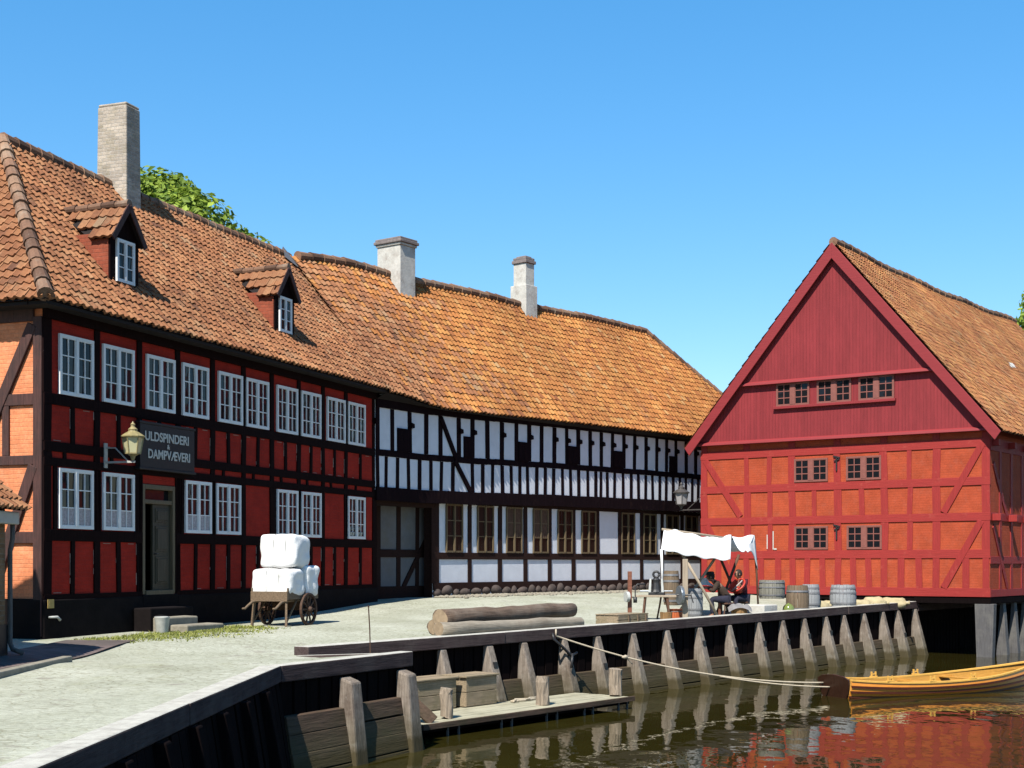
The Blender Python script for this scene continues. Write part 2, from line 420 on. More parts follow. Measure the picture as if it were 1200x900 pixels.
M['orange'] = m_plain('orange tub', (0.55, 0.13, 0.04), 0.6, 0.15, 6, 0.1)
M['basket'] = m_wood('wicker', (0.30, 0.17, 0.07), 2, 0.5, 0.9, 0.9)
M['redwood'] = m_wood('reddish table', (0.26, 0.10, 0.06), 0, 0.3, 0.7, 0.4)
M['pole'] = m_wood('pale pole', (0.42, 0.34, 0.25), 2, 0.25, 0.8, 0.5)
M['pole_dark'] = m_wood('dark pole', (0.13, 0.065, 0.04), 2, 0.3, 0.8, 0.5)
M['steel'] = m_plain('worn steel', (0.28, 0.31, 0.34), 0.35, 0.3, 8, 0.1, 0.5, metal=0.6)
M['skin'] = m_plain('skin', (0.38, 0.20, 0.13), 0.6, 0.08, 10, 0.1)
M['hair'] = m_plain('dark hair', (0.025, 0.016, 0.012), 0.7, 0.3, 40, 0.4)
M['maroon'] = m_plain('maroon jacket cloth', (0.11, 0.018, 0.028), 0.95, 0.25, 8, 0.5)
M['navy'] = m_plain('navy trouser cloth', (0.025, 0.025, 0.045), 0.95, 0.25, 8, 0.5)
M['brown_cloth'] = m_plain('brown coat cloth', (0.055, 0.034, 0.024), 0.95, 0.25, 8, 0.5)
M['grey_cloth'] = m_plain('grey cloth', (0.24, 0.23, 0.23), 0.95, 0.2, 8, 0.5)
M['red_paint'] = m_plain('red enamel', (0.52, 0.045, 0.025), 0.45, 0.15, 6, 0.1)
M['strap'] = m_plain('pale rim', (0.55, 0.50, 0.47), 0.6, 0.15, 6, 0.1)
M['d_wall'] = m_brick('shed brown brick', (0.26, 0.155, 0.085), (0.28, 0.22, 0.16), 0.25, 0.8)
M['bark'] = m_wood('bark', (0.09, 0.065, 0.045), 2, 0.4, 0.9, 1.0)
M['leaf'] = m_leaf('broad leaves', (0.045, 0.09, 0.010), (0.26, 0.34, 0.045))
M['grassm'] = m_leaf('weeds', (0.10, 0.13, 0.02), (0.30, 0.30, 0.09))
M['mortar'] = m_plain('pale crumbling mortar', (0.42, 0.30, 0.25), 0.95, 0.3, 12, 0.5)
# ------------------------------------------------------------------ camera, sky, sun
cam = bpy.data.cameras.new('camera'); camo = bpy.data.objects.new('camera', cam); COL.objects.link(camo)
camo.location = (0, 0, EYE); camo.rotation_euler = (PI / 2, 0, 0)
cam.sensor_width = 36; cam.lens = 36 * F / 1200; cam.shift_y = (HOR - 450) / 1200
cam.clip_end = 3000
scene.camera = camo
SUN_AZ, SUN_EL = math.radians(201.2), math.radians(52)
sd = Vector((math.sin(SUN_AZ) * math.cos(SUN_EL), math.cos(SUN_AZ) * math.cos(SUN_EL), math.sin(SUN_EL)))
sun = bpy.data.lights.new('sun', 'SUN'); suno = bpy.data.objects.new('sun', sun); COL.objects.link(suno)
suno.rotation_euler = (-sd).to_track_quat('-Z', 'Y').to_euler()
sun.energy = SUN_E; sun.angle = math.radians(0.5); sun.color = (1.0, 0.95, 0.86)
w = bpy.data.worlds.new('World'); scene.world = w; w.use_nodes = True
nt = w.node_tree
sky = nt.nodes.new('ShaderNodeTexSky'); sky.sky_type = 'NISHITA'; sky.sun_disc = False
sky.sun_elevation = SUN_EL; sky.sun_rotation = SUN_AZ
sky.air_density, sky.dust_density, sky.ozone_density, sky.altitude = SKY_P
hs = nt.nodes.new('ShaderNodeHueSaturation'); hs.inputs['Saturation'].default_value = SKY_SAT; hs.inputs['Value'].default_value = 1.08
gmn = nt.nodes.new('ShaderNodeGamma'); gmn.inputs['Gamma'].default_value = 0.65   # the old camera's soft response to the bright sky
nt.links.new(sky.outputs[0], gmn.inputs['Color']); nt.links.new(gmn.outputs[0], hs.inputs['Color'])
nt.links.new(hs.outputs[0], nt.nodes['Background'].inputs['Color'])
nt.nodes['Background'].inputs['Strength'].default_value = SKY_S
scene.view_settings.view_transform = 'Standard'; scene.view_settings.look = 'None'
scene.view_settings.exposure = EXPO; scene.view_settings.gamma = 1.0
scene.cycles.max_bounces = 6; scene.cycles.use_denoising = True

# ------------------------------------------------------------------ ground and water
def zr(z): return EYE + z
def qpt(s): return Vector((Q0.x + QX * s, Q0.y + QY * s))
def q_s(px):                                  # where a photograph column meets the far quay line
    k = (px - 600) / F
    return (k * Q0.y - Q0.x) / (QX - k * QY)
S_END = q_s(1071)
QE = qpt(S_END)
K0, K1, K2 = Vector((-3.62, -12.0)), Vector((-3.28, 19.7)), Vector((-1.68, 22.9))
KF = qpt(-0.55)
CAZ = math.radians(36.7)
QB = QE + Vector((math.sin(CAZ), math.cos(CAZ))) * 30
edge = [K0, Vector((-3.46, 9.8)), K1, K2, KF, QE, QB, Vector((90, 82))]
outer = [Vector((-110, -12)), Vector((-110, 15)), Vector((-110, 45)), Vector((-110, 62)), Vector((-110, 90)), Vector((-60, 240)), Vector((40, 240)), Vector((200, 240))]
def dense(pl, n=14):
    out = []
    for a, b in zip(pl[:-1], pl[1:]):
        out += [a.lerp(b, i / n) for i in range(n)]
    return out + [pl[-1]]
E_, O_ = dense(edge), dense(outer)
g = MB(); NR = 46
for i in range(len(E_)):
    for j in range(NR + 1):
        p = E_[i].lerp(O_[i], (j / NR) ** 2.2)
        z = ground_z(p.x, p.y) + (0.02 * noise.noise(Vector((p.x * 0.6, p.y * 0.6, 0))) if 0 < j else 0)
        g.v.append(Vector((p.x, p.y, z)))
for i in range(len(E_) - 1):
    for j in range(NR):
        a = i * (NR + 1) + j
        g.f.append([a, a + 1, a + NR + 2, a + NR + 1]); g.m.append(0); g.t.append(0.5)
t = NT('pale gravel and cobbles')
c0 = t.ramp(t.noise(0.5, 10, 0.7), [(0.3, (0.37, 0.38, 0.29)), (0.7, (0.58, 0.59, 0.50))])
fine = t.ramp(t.noise(16, 6, 0.75), [(0.28, (0.70, 0.69, 0.66)), (0.60, (1.07, 1.07, 1.05))])
c1 = t.mix(1.0, c0, fine, 'MULTIPLY')
vor = t.node('ShaderNodeTexVoronoi', feature='DISTANCE_TO_EDGE'); vor.inputs['Scale'].default_value = 6.5
mp = t.node('ShaderNodeMapping'); mp.inputs['Scale'].default_value = (0.75, 1.35, 1)
t.con(t.tc.outputs['Object'], mp.inputs['Vector']); t.con(mp.outputs[0], vor.inputs['Vector'])
joint = t.ramp(vor.outputs['Distance'], [(0.0, (0.52, 0.48, 0.40)), (0.07, (1, 1, 1))])
msk = t.ramp(t.noise(0.33, 6, 0.7), [(0.40, (0.25, 0.25, 0.25)), (0.6, (0.95, 0.95, 0.95))])
c2 = t.mix(1.0, c1, t.mix(msk, (1, 1, 1), joint), 'MULTIPLY')
moss = t.ramp(t.noise(0.9, 8, 0.8), [(0.56, (0, 0, 0)), (0.74, (1, 1, 1))])
c3 = t.mix(t.math('MULTIPLY', moss, 0.4), c2, (0.36, 0.37, 0.18))
dk = t.ramp(t.noise(2.4, 5, 0.62, st=(0.8, 0.9, 1)), [(0.61, (0, 0, 0)), (0.69, (1, 1, 1))])
c3 = t.mix(t.math('MULTIPLY', dk, 0.6), c3, (0.26, 0.23, 0.19))
t.bump(t.math('ADD', t.math('MULTIPLY', t.noise(20, 6), 0.7), t.math('MINIMUM', vor.outputs['Distance'], 0.12)), 0.7, 0.03)
M['ground'] = t.done(c3, 0.95, 0.1)
structure(g.build('ground', M['ground'], sm=True))

t = NT('murky canal water')
t.b.inputs['IOR'].default_value = 1.33
nz = t.noise(0.9, 3, 0.55, st=(1.0, 0.55, 1)); nz2 = t.noise(5.5, 2, 0.5, st=(1.0, 0.5, 1))
calm = t.ramp(t.noise(0.16, 3, 0.6), [(0.35, (0.25, 0.25, 0.25)), (0.62, (1, 1, 1))])
t.bump(t.math('MULTIPLY', calm, t.math('ADD', nz, t.math('MULTIPLY', nz2, 0.10))), WAVE, 0.1)
M['water'] = t.done(t.ramp(t.noise(0.3, 5), [(0.3, (0.024, 0.019, 0.004)), (0.7, (0.040, 0.034, 0.007))]), 0.015, 0.5)
wb = MB(); wb.grid(lambda u, v: (-160 + 420 * u, -60 + 300 * v, 0), 8, 8)
structure(wb.build('water', M['water']))

# ------------------------------------------------------------------ pantiles
WAVE_T = [0, 0.16, 0.34, 0.5, 0.68, 0.84, 1.0]
def pantile(mb, P, ulen, vlen, inside, tw=0.205, th=0.21, amp=0.054, u0=0.0, seed=3, mi=0):
    rr = random.Random(seed)
    nc, nr = int(ulen / tw) + 1, int(round(vlen / th))
    th = vlen / nr
    for r in range(nr):
        va, vb = r * th - 0.02, r * th + th + 0.03
        for c in range(nc):
            ua = u0 + c * tw
            if not inside(ua + tw / 2, (r + 0.5) * th): continue
            tone = min(1, max(0, rr.gauss(0.5, 0.17)))
            j = rr.uniform(-0.008, 0.010); sk = rr.uniform(-0.012, 0.012); dv = rr.uniform(-0.018, 0.018)
            o = len(mb.v); n = len(WAVE_T)
            for (v, lift) in ((va + dv, 0.042 + j), (vb + dv, 0.004 + j)):
                for tt in WAVE_T:
                    h = amp * (0.5 + 0.5 * math.cos(2 * PI * (tt - 0.1))) + lift
                    mb.v.append(P(ua + tt * tw + (sk if v < vb else 0), v, h))
            for tt in WAVE_T:
                h = amp * (0.5 + 0.5 * math.cos(2 * PI * (tt - 0.1))) + 0.042 + j
                mb.v.append(P(ua + tt * tw + sk, va + dv, h))
            for tt in WAVE_T:
                h = amp * (0.5 + 0.5 * math.cos(2 * PI * (tt - 0.1))) + 0.012
                mb.v.append(P(ua + tt * tw + sk, va + dv + 0.004, h - 0.03))
            for i in range(n - 1):
                mb.f.append([o + i, o + i + 1, o + n + i + 1, o + n + i]); mb.m.append(mi); mb.t.append(tone)
                mb.f.append([o + 3 * n + i, o + 3 * n + i + 1, o + 2 * n + i + 1, o + 2 * n + i]); mb.m.append(mi); mb.t.append(tone)

def cap_tiles(mb, pts, r=0.13, ln=0.36, seed=5):
    rr = random.Random(seed)
    pts = [Vector(p) for p in pts]
    d = []
    for a, b in zip(pts[:-1], pts[1:]):
        L = (b - a).length; n = max(1, int(L / ln))
        d += [(a.lerp(b, i / n), a.lerp(b, (i + 1.12) / n)) for i in range(n)]
    for a, b in d:
        jz = Vector((0, 0, rr.uniform(-0.012, 0.012)))
        mb.tube([a + jz, a.lerp(b, 0.12) + jz, b + jz], [r * 1.22, r * 1.14, r * 0.94], 10, 0, True, min(1, max(0, rr.gauss(0.5, 0.3))))

# ------------------------------------------------------------------ windows
def casement_bm(W, H, cols=2, rows=3, fr=0.055, bar=0.021, mull=0.078, dep=0.05, leaves=2):
    b = MB()
    b.box(0, W, -dep, 0.0, 0, fr); b.box(0, W, -dep, 0.0, H - fr, H)
    b.box(0, fr, -dep + .002, 0.0, fr, H - fr); b.box(W - fr, W, -dep + .002, 0.0, fr, H - fr)
    xs = [fr]
    lw = (W - 2 * fr - mull * (leaves - 1)) / leaves
    for k in range(leaves):
        x0 = fr + k * (lw + mull); x1 = x0 + lw
        if k: b.box(x0 - mull, x0, -dep - .008, 0.0, fr, H - fr)
        s = 0.020
        b.box(x0, x0 + s, -dep + .006, -.006, fr, H - fr); b.box(x1 - s, x1, -dep + .006, -.006, fr, H - fr)
        b.box(x0 + s, x1 - s, -dep + .006, -.006, fr, fr + s); b.box(x0 + s, x1 - s, -dep + .006, -.006, H - fr - s, H - fr)
        for c in range(1, cols):
            x = x0 + lw * c / cols
            b.box(x - bar / 2, x + bar / 2, -dep + .012, -.006, fr + s, H - fr - s)
        for r in range(1, rows):
            z = fr + (H - 2 * fr) * r / rows
            b.box(x0 + s, x1 - s, -dep + .014, -.006, z - bar / 2, z + bar / 2)
    return b
def pane_bm(W, H, fr=0.05, seed=0):
    b = MB(); rr = random.Random(int(W * 1000) + int(H * 777) + seed * 31)
    nx, nz = 4, 3
    for i in range(nx):                   # every old pane sits at its own slight tilt
        for k in range(nz):
            x0, x1 = fr + (W - 2 * fr) * i / nx, fr + (W - 2 * fr) * (i + 1) / nx
            z0, z1 = fr + (H - 2 * fr) * k / nz, fr + (H - 2 * fr) * (k + 1) / nz
            a, c = rr.uniform(-.006, .006), rr.uniform(-.005, .005)
            b.add([(x0, -.014 + a + c, z0), (x1, -.014 - a + c, z0), (x1, -.014 - a - c, z1), (x0, -.014 + a - c, z1)], [(0, 1, 2, 3)])
    return b
def make_window(parent, W, H, frame_mat, glass_mat, loc, rz=0.0, name='window', **kw):
    f = casement_bm(W, H, **kw).build(name, frame_mat, parent, loc, rz)
    pane_bm(W, H).build('pane', glass_mat, f)
    return f
def place_copy(proto, parent, loc, rz=0.0):
    c = copy_tree(proto, parent); c.location = loc; c.rotation_euler = (0, 0, rz)
    for ch in c.children:                 # no two windows keep quite the same old glass
        if ch.name.startswith('pane'):
            if (proto.name, 'v') not in VARS:
                xs = [v.co.x for v in ch.data.vertices]; zs = [v.co.z for v in ch.data.vertices]; f = min(xs)
                VARS[(proto.name, 'v')] = [pane_mesh(max(xs) + f, max(zs) + f, f, k, ch.data.materials[0]) for k in range(1, 6)]
            ch.data = R.choice(VARS[(proto.name, 'v')])
    return c
VARS = {}
def pane_mesh(W, H, fr, seed, m):
    b = pane_bm(W, H, fr, seed); me = bpy.data.meshes.new('pane'); me.from_pydata([tuple(p) for p in b.v], [], b.f); me.materials.append(m); return me

# ================================================================== THE RED MILL (left)
TA = math.radians(20.35)
A0 = Vector((-8.92, 26.8))
def sA(px, off=0.0):
    k = (px - 600) / F
    x0, y0 = A0.x + off * math.cos(TA), A0.y - off * math.sin(TA)
    return (x0 - k * y0) / (k * math.cos(TA) - math.sin(TA))
LA, DA = 14.45, 6.4
mill = thing('mill_house', 'long red brick and black timber mill with a tall chimney and two dormers', 'house', (A0.x, A0.y, EYE), PI / 2 - TA)
ZG = -1.75                                                    # walls run down past the ground
dx0, dx1 = sA(166.5), sA(204.5)
wl = MB()                                                     # facade with the doorway left open, end wall, back
wl.box(.2, dx0, 0, .3, ZG, 5.1); wl.box(dx1, LA, 0, .3, ZG, 5.1)
wl.box(dx0, dx1, 0, .3, 1.69, 5.1); wl.box(dx0, dx1, 0, .3, ZG, -.66)
wl.box(0, LA, DA - .3, DA, ZG, 5.1)
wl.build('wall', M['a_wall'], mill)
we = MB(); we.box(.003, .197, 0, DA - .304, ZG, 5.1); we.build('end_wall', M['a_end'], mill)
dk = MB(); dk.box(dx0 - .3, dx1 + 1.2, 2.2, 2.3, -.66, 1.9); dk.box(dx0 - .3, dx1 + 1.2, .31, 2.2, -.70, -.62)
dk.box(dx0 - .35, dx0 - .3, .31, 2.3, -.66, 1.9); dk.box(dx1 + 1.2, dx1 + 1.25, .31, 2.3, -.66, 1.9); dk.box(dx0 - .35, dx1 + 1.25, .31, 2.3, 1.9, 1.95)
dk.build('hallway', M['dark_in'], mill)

up = [(67.5, 107.8), (117.8, 156), (169, 204), (211.5, 243), (254, 282.7), (287, 313), (323, 347), (352, 374), (382, 402.7), (407, 426)]
lo = [(66.5, 107.8), (118, 156), (215.3, 246), (252.3, 280), (323, 347.5), (352, 374.6), (406.8, 425.8)]
posts = [0.09, (sA(107.8) + sA(117.8)) / 2, (sA(156) + sA(169)) / 2, (sA(204) + sA(211.5)) / 2, (sA(243) + sA(254)) / 2, (sA(282.7) + sA(287)) / 2,
         (sA(313) + sA(323)) / 2, (sA(347) + sA(352)) / 2, (sA(374) + sA(382)) / 2, (sA(402.7) + sA(407)) / 2, LA - .14]
tm = MB(); pr = -.035
def hz(x0, x1, z0, z1, d=pr): tm.box(x0, x1, d - R.uniform(0, .006), .01, z0, z1)
def vt(x, z0, z1, wd=.19, d=pr + .004):
    a = R.uniform(-.012, .012); wd *= R.uniform(.92, 1.08)
    tm.hexa([(x - wd/2 + a, d, z0), (x + wd/2 + a, d, z0), (x + wd/2 + a, .01, z0), (x - wd/2 + a, .01, z0), (x - wd/2 - a, d, z1), (x + wd/2 - a, d, z1), (x + wd/2 - a, .01, z1), (x - wd/2 - a, .01, z1)])
hz(-.02, LA, 4.68, 4.99, -.10)
for (z0, z1) in ((3.05, 3.26), (2.15, 2.34), (1.87, 2.03)): hz(-.02, LA, z0, z1)
hz(-.02, dx0 - .02, .43, .65); hz(dx1 + .02, LA, .43, .65)
hz(-.02, dx0 - .02, -.78, -.60); hz(dx1 + .02, LA, -.78, -.60)
for i, p in enumerate(posts):
    wd = .24 if i in (0, len(posts) - 1) else .18
    vt(p, 3.26, 4.68, wd); vt(p, 2.34, 3.05, wd)
    if not (dx0 < p < dx1): vt(p, -.60, .43, wd); vt(p, .65, 1.87, wd)
    vt(p, 2.03, 2.15, wd)
    if i + 1 < len(posts):
        q = (p + posts[i + 1]) / 2
        vt(q, 2.34, 3.05, .12)
        if not (dx0 - .1 < q < dx1 + .1): vt(q, -.60, .43, .13)
        for e in (p * .66 + posts[i + 1] * .34,): vt(e, 2.03, 2.15, .1)
for (a, b) in lo:                                               # jamb timbers beside the lower windows
    vt(sA(a) - .07, .65, 1.87, .10); vt(sA(b) + .07, .65, 1.87, .10)
vt(dx0 - .09, -.6, 1.87, .16); vt(dx1 + .09, -.6, 1.87, .16)
# crumbling pale mortar along the panel edges
for i, p in enumerate(posts[:-1]):
    q = (p + posts[i + 1]) / 2
    for xa, xb in ((p + .09, q - .065), (q + .065, posts[i + 1] - .09)):
        for z0, z1 in ((-.58, .41), (2.36, 3.03)):
            if z0 < 0 and (dx0 - .25 < xa < dx1 + .2 or dx0 - .2 < xb < dx1 + .25): continue
            for k in range(4):
                a = R.uniform(z0, z1 - .1); L_ = R.uniform(.05, .42); x = R.choice((xa, xb))
                tm.box(x - .010, x + R.uniform(.006, .014), -.010, .004, a, min(z1, a + L_), 1)
            if R.random() < .7 and xb - xa > .15:
                a = R.uniform(xa, (xa + xb) / 2); zz = R.choice((z0, z1 - .014)); tm.box(a, min(xb, a + R.uniform(.08, .3)), -.010, .004, zz, zz + .014, 1)
tm.build('timber_frame', [M['a_timber'], M['mortar']], mill, bevel=.006)

te = MB(); pe = -.045                                           # the sunlit end: older timber with long braces
def ey(y0, y1, z0, z1, d=pe): te.box(d - R.uniform(0, .006), .01, y0, y1, z0, z1)
ey(.0, .2, -1.4, 4.7, pe - .012)
for (z0, z1) in ((3.02, 3.24), (1.88, 2.06), (.38, .60), (4.62, 4.95)): ey(.2, DA, z0, z1)
for y, a, b in ((.86, 2.06, 3.02), (1.25, 3.24, 4.62), (2.4, -1.4, 4.62), (1.25, .60, 1.88), (3.6, -1.4, 4.62), (4.9, -1.4, 4.62), (DA - .1, -1.4, 4.9)): ey(y - .08, y + .08, a, b, pe + .006)
te.bar((pe + .012, .22, 4.55), (pe + .012, 1.6, 1.9), .22, .07, (1, 0, 0))
te.bar((pe + .012, .2, 1.86), (pe + .012, 1.05, -.2), .22, .07, (1, 0, 0))
te.bar((pe + .016, 1.0, .5), (pe + .016, 1.0, -1.3), .18, .07, (1, 0, 0))
te.bar((pe + .012, 2.6, 1.9), (pe + .012, 3.5, -.4), .20, .07, (1, 0, 0))
te.build('end_timber', M['a_timber_old'], mill, bevel=.01)
pl = MB(); pl.box(-.05, dx0 - .05, -.06, .01, ZG, -.70); pl.box(dx1 + .05, LA, -.06, .01, ZG, -.70); pl.box(dx0 - .05, dx1 + .05, -.06, .01, ZG, -.665)
pl.box(-.06, .01, .01, DA, ZG, -.68)
pl.build('plinth', M['plinth'], mill, bevel=.02)

WA, HA = 1.05, 1.17
w0 = make_window(mill, WA, HA, M['white_paint'], M['glass'], (sA(up[0][0]), -.012, 3.27))
for a, b in up[1:]: place_copy(w0, mill, ((sA(a) + sA(b)) / 2 - WA / 2, -.012, 3.27))
lowers = [place_copy(w0, mill, ((sA(a) + sA(b)) / 2 - WA / 2, -.012, .672)) for a, b in lo]
cu = MB()
for x in (.08, .56):
    cu.grid(lambda u, v: (x + .40 * u, -.024 + .004 * math.sin(u * 40), .08 + .34 * v), 24, 2)
cur0 = cu.build('curtain', M['curtain'], lowers[0])
for k in (1, 2):
    c = cur0.copy(); COL.objects.link(c); c.parent = lowers[k]
pt = MB(); 
for x in (.14, .30, .6, .78): pt.lathe([(.04, 0), (.06, .09), (.05, .1)], 8, Matrix.Translation((x, -.02, .09)))
for x in (.14, .30, .6, .78):
    for q in range(5): pt.bar((x, -.022, .19), (x + R.uniform(-.09, .09), -.022, .19 + R.uniform(.08, .2)), .03, .006)
pt.build('flower_pots', M['grey_paint'], lowers[6]); 
dr = MB(); dr.box(dx0, dx0 + .09, -.02, .28, -.66, 1.68); dr.box(dx1 - .09, dx1, -.02, .28, -.66, 1.68); dr.box(dx0 + .09, dx1 - .09, -.02, .28, 1.58, 1.68)
dr.box(dx0 + .09, dx1 - .09, .0, .24, 1.27, 1.36); dr.box(dx0 + .09, dx1 - .09, -.05, .28, -.68, -.58)
dfr = dr.build('door_frame', M['door_frame'], mill, bevel=.01)
tp = MB(); tp.box(dx0 + .09, dx1 - .09, .10, .12, 1.36, 1.58); tp.build('pane', M['glass'], dfr)
xm = dx0 + .09 + (dx1 - dx0 - .18) * .36
dl = MB(); dl.box(xm, dx1 - .09, .05, .11, -.58, 1.27)
for z0, z1 in ((-.45, .15), (.25, .80), (.88, 1.18)):
    dl.box(xm + .09, dx1 - .18, .035, .05, z0, z1); dl.box(xm + .13, dx1 - .22, .02, .035, z0 + .05, z1 - .05)
dleaf = dl.build('door', M['door'], mill, bevel=.006)
hb = MB(); hb.tube([(xm + .05, .05, .2), (xm + .05, -.01, .2), (xm + .14, -.01, .2)], .012, 8); hb.build('handle', M['iron'], dleaf)

# roof
EZ, RZ, RD = 4.95, 9.1, 3.2
run = RD + .45; Ls = math.hypot(run, RZ - EZ); ca, sa = run / Ls, (RZ - EZ) / Ls
XH = 2.65
LR = LA + 2.2
def PA(u, v, h): return Vector((-.5 + u, -.45 + v * ca - h * sa, EZ + v * sa + h * ca))
rA = MB()
pantile(rA, PA, LR + .5, Ls, lambda u, v: u > v / Ls * (XH + .5) - .05 and u < LA + .75 + v / Ls * 1.2, seed=21)
Le = math.hypot(XH + .5, RZ - EZ); ce, se = (XH + .5) / Le, (RZ - EZ) / Le
def PE(u, v, h): return Vector((-.5 + v * ce - h * se, -.45 + u, EZ + v * se + h * ce))
pantile(rA, PE, 2 * run, Le, lambda u, v: v / Le * run - .05 < u < 2 * run - v / Le * run + .05, seed=22)
def PB_(u, v, h): return Vector((-.5 + u, 2 * RD + .45 - v * ca + h * sa, EZ + v * sa + h * ca))
e1, e2, e3, e4 = (-.5, -.45, EZ - .03), (LA + .1, -.45, EZ - .03), (LA + 1.2, RD, RZ - .03), (XH, RD, RZ - .03)
b1, b2 = (-.5, 2 * RD + .45, EZ - .03), (LA + 1.2, 2 * RD + .45, EZ - .03)
rA.add([e1, e2, e3, e4], [(0, 1, 2, 3)], 1); rA.add([e1, e4, b1], [(0, 1, 2)], 1); rA.add([b1, b2, e3, e4], [(0, 3, 2, 1)], 1)
rA.box(-.42, LA, -.42, .02, EZ - .10, EZ - .035, 1); rA.box(-.44, .0, .02, DA, EZ - .10, EZ - .035, 1)
roofA = rA.build('roof', [M['tile_a'], M['roof_under']], mill, tone=True, fixn=False)
ht = MB(); up_ = Vector((0, 0, .05))
cap_tiles(ht, [Vector((-.5, -.45, EZ)) + up_, Vector((XH, RD, RZ)) + up_]); cap_tiles(ht, [Vector((-.5, 2 * RD + .45, EZ)) + up_, Vector((XH, RD, RZ)) + up_])
ht.build('hip_tiles', M['ridge'], roofA, tone=True)
rt = MB(); cap_tiles(rt, [Vector((XH, RD, RZ)) + up_, Vector((7.5, RD, RZ - .06)) + up_, Vector((LA + .6, RD, RZ)) + up_]); rt.build('ridge_tiles', M['ridge'], roofA, tone=True)
fl = MB(); fl.add([(LA + .0, RD - .25, RZ - .1), (LA + .55, RD - .5, RZ - .4), (LA + .3, RD, RZ + .30), (LA + .75, RD + .5, RZ - .3)], [(0, 1, 2), (1, 3, 2), (3, 0, 2), (0, 3, 1)])
fl.build('flashing', M['zinc'], roofA)
ch = MB(); cx0, cy0 = 6.35, 2.68
ch.hexa([(cx0, cy0, 7.6), (cx0 + .62, cy0, 7.6), (cx0 + .62, cy0 + .88, 7.6), (cx0, cy0 + .88, 7.6), (cx0 + .02, cy0 + .02, 11.0), (cx0 + .58, cy0 + .02, 11.0), (cx0 + .58, cy0 + .84, 11.0), (cx0 + .02, cy0 + .84, 11.0)])
ch.box(cx0 + .03, cx0 + .57, cy0 + .03, cy0 + .83, 11.0, 11.07)
chim = ch.build('chimney', M['ch_brick'], mill, bevel=.03)
cf = MB(); cf.add([(cx0 - .04, cy0 - .02, 8.25), (cx0 + .66, cy0 - .02, 8.25), (cx0 + .66, cy0 - .16, 8.36), (cx0 - .04, cy0 - .16, 8.36)], [(0, 1, 2, 3)]); 

def dormer(x, parent, proto=None):
    fz = 5.46 + 1.137 * .35
    dm = MB()                                                     # front and cheeks
    wz1 = fz + 1.02
    dm.prism([(-.47, fz - .05), (.47, fz - .05), (.47, wz1), (0, fz + 1.62), (-.47, wz1)], lambda a, b, t: Vector((a, t, b)), .35, .42)
    for sg in (-1, 1):
        dm.prism([(.35, fz - .1), (1.45, wz1), (.35, wz1)], lambda a, b, t: Vector((t, a, b)), sg * .47 - .03, sg * .47 + .03)
    d = dm.build('dormer', [M['cheek']], parent, (x, 0, 0))
    fc = MB(); fc.prism([(-.49, fz - .04), (.49, fz - .04), (.49, wz1 + .05), (0, fz + 1.64), (-.49, wz1 + .05)], lambda a, b, t: Vector((a, t, b)), .31, .347)
    fc.build('dormer_front', M['a_timber'], d)
    f = casement_bm(.62, .90, rows=3, cols=1, leaves=2, fr=.05, mull=.05).build('window', M['white_paint'], d, (-.31, .31, fz + .04))
    pane_bm(.62, .90, .05).build('pane', M['glass'], f)
    r = MB(); pk = fz + 1.66
    for sg in (-1, 1):
        hw, dz = .55, .74
        L = math.hypot(hw, dz)
        def PD(u, v, h, sg=sg):
            a = v / L
            yy = .18 + u
            return Vector((sg * hw * (1 - a) + sg * h * dz / L, yy, pk - dz * (1 - a) + h * hw / L))
        pantile(r, PD, 1.70, L, lambda u, v: .18 + u < .55 + 1.25 * (v / L), seed=int(x * 10) + sg, amp=.035, tw=.2, th=.27)
        r.add([(sg * hw, .20, pk - dz - .03), (sg * hw, .75, pk - dz - .03), (0, 1.95, pk - .03), (0, .20, pk - .03)], [(0, 1, 2, 3)], 1)
    rf = r.build('dormer_roof', [M['tile_a'], M['roof_under']], d, tone=True, fixn=False)
    rr_ = MB(); cap_tiles(rr_, [(0, .18, pk + .05), (0, 1.85, pk + .03)], .08, .3); rr_.build('ridge_tiles', M['ridge'], d, tone=True)
    bg = MB()
    for sg in (-1, 1): bg.bar((sg * .57, .175, pk - .78), (0, .175, pk + .0), .03, .13, (0, 0, 1))
    bg.build('bargeboard', M['a_timber_old'], d)
    return d
dormer(2.98, mill); dormer(9.75, mill)

# ================================================================== THE BLACK AND WHITE HOUSE (middle, bent)
path = [(-3.9, 40.2, math.radians(23))]
def az_at(s):
    pts = [(0, 29), (1.2, 33.5), (6, 37.5), (12, 40), (40, 40)]
    for (a, x), (b, y) in zip(pts[:-1], pts[1:]):
        if s <= b: return math.radians(x + (y - x) * (s - a) / (b - a))
    return math.radians(40)
STEP = .1
for i in range(int(34 / STEP)):
    x, y, _ = path[-1]; a = az_at((i + .5) * STEP)
    path.append((x + math.sin(a) * STEP, y + math.cos(a) * STEP, az_at((i + 1) * STEP)))
def onB(s, d=0.0, z=0.0):                         # d = into the building
    if s < 0:
        x, y, a = path[0]; x += math.sin(a) * s; y += math.cos(a) * s
    else:
        f = min(s / STEP, len(path) - 1.001); i = int(f); f -= i
        x, y, a = (path[i][k] + (path[i + 1][k] - path[i][k]) * f for k in range(3))
    return Vector((x - math.cos(a) * d, y + math.sin(a) * d, EYE + z))
def azB(s): return az_at(max(s, 0))
def sB(px, d=0.0):
    lo_, hi_ = -.6, 32
    for _ in range(40):
        m = (lo_ + hi_) / 2; p = onB(m, d)
        if 600 + F * p.x / p.y < px: lo_ = m
        else: hi_ = m
    return lo_
B0 = onB(0); LB = sB(905)
house = thing('timbered_house', 'long bent white house with black timbers and an orange tiled roof', 'house', tuple(B0))
def lB(s, d, z): return onB(s, d, z) - B0
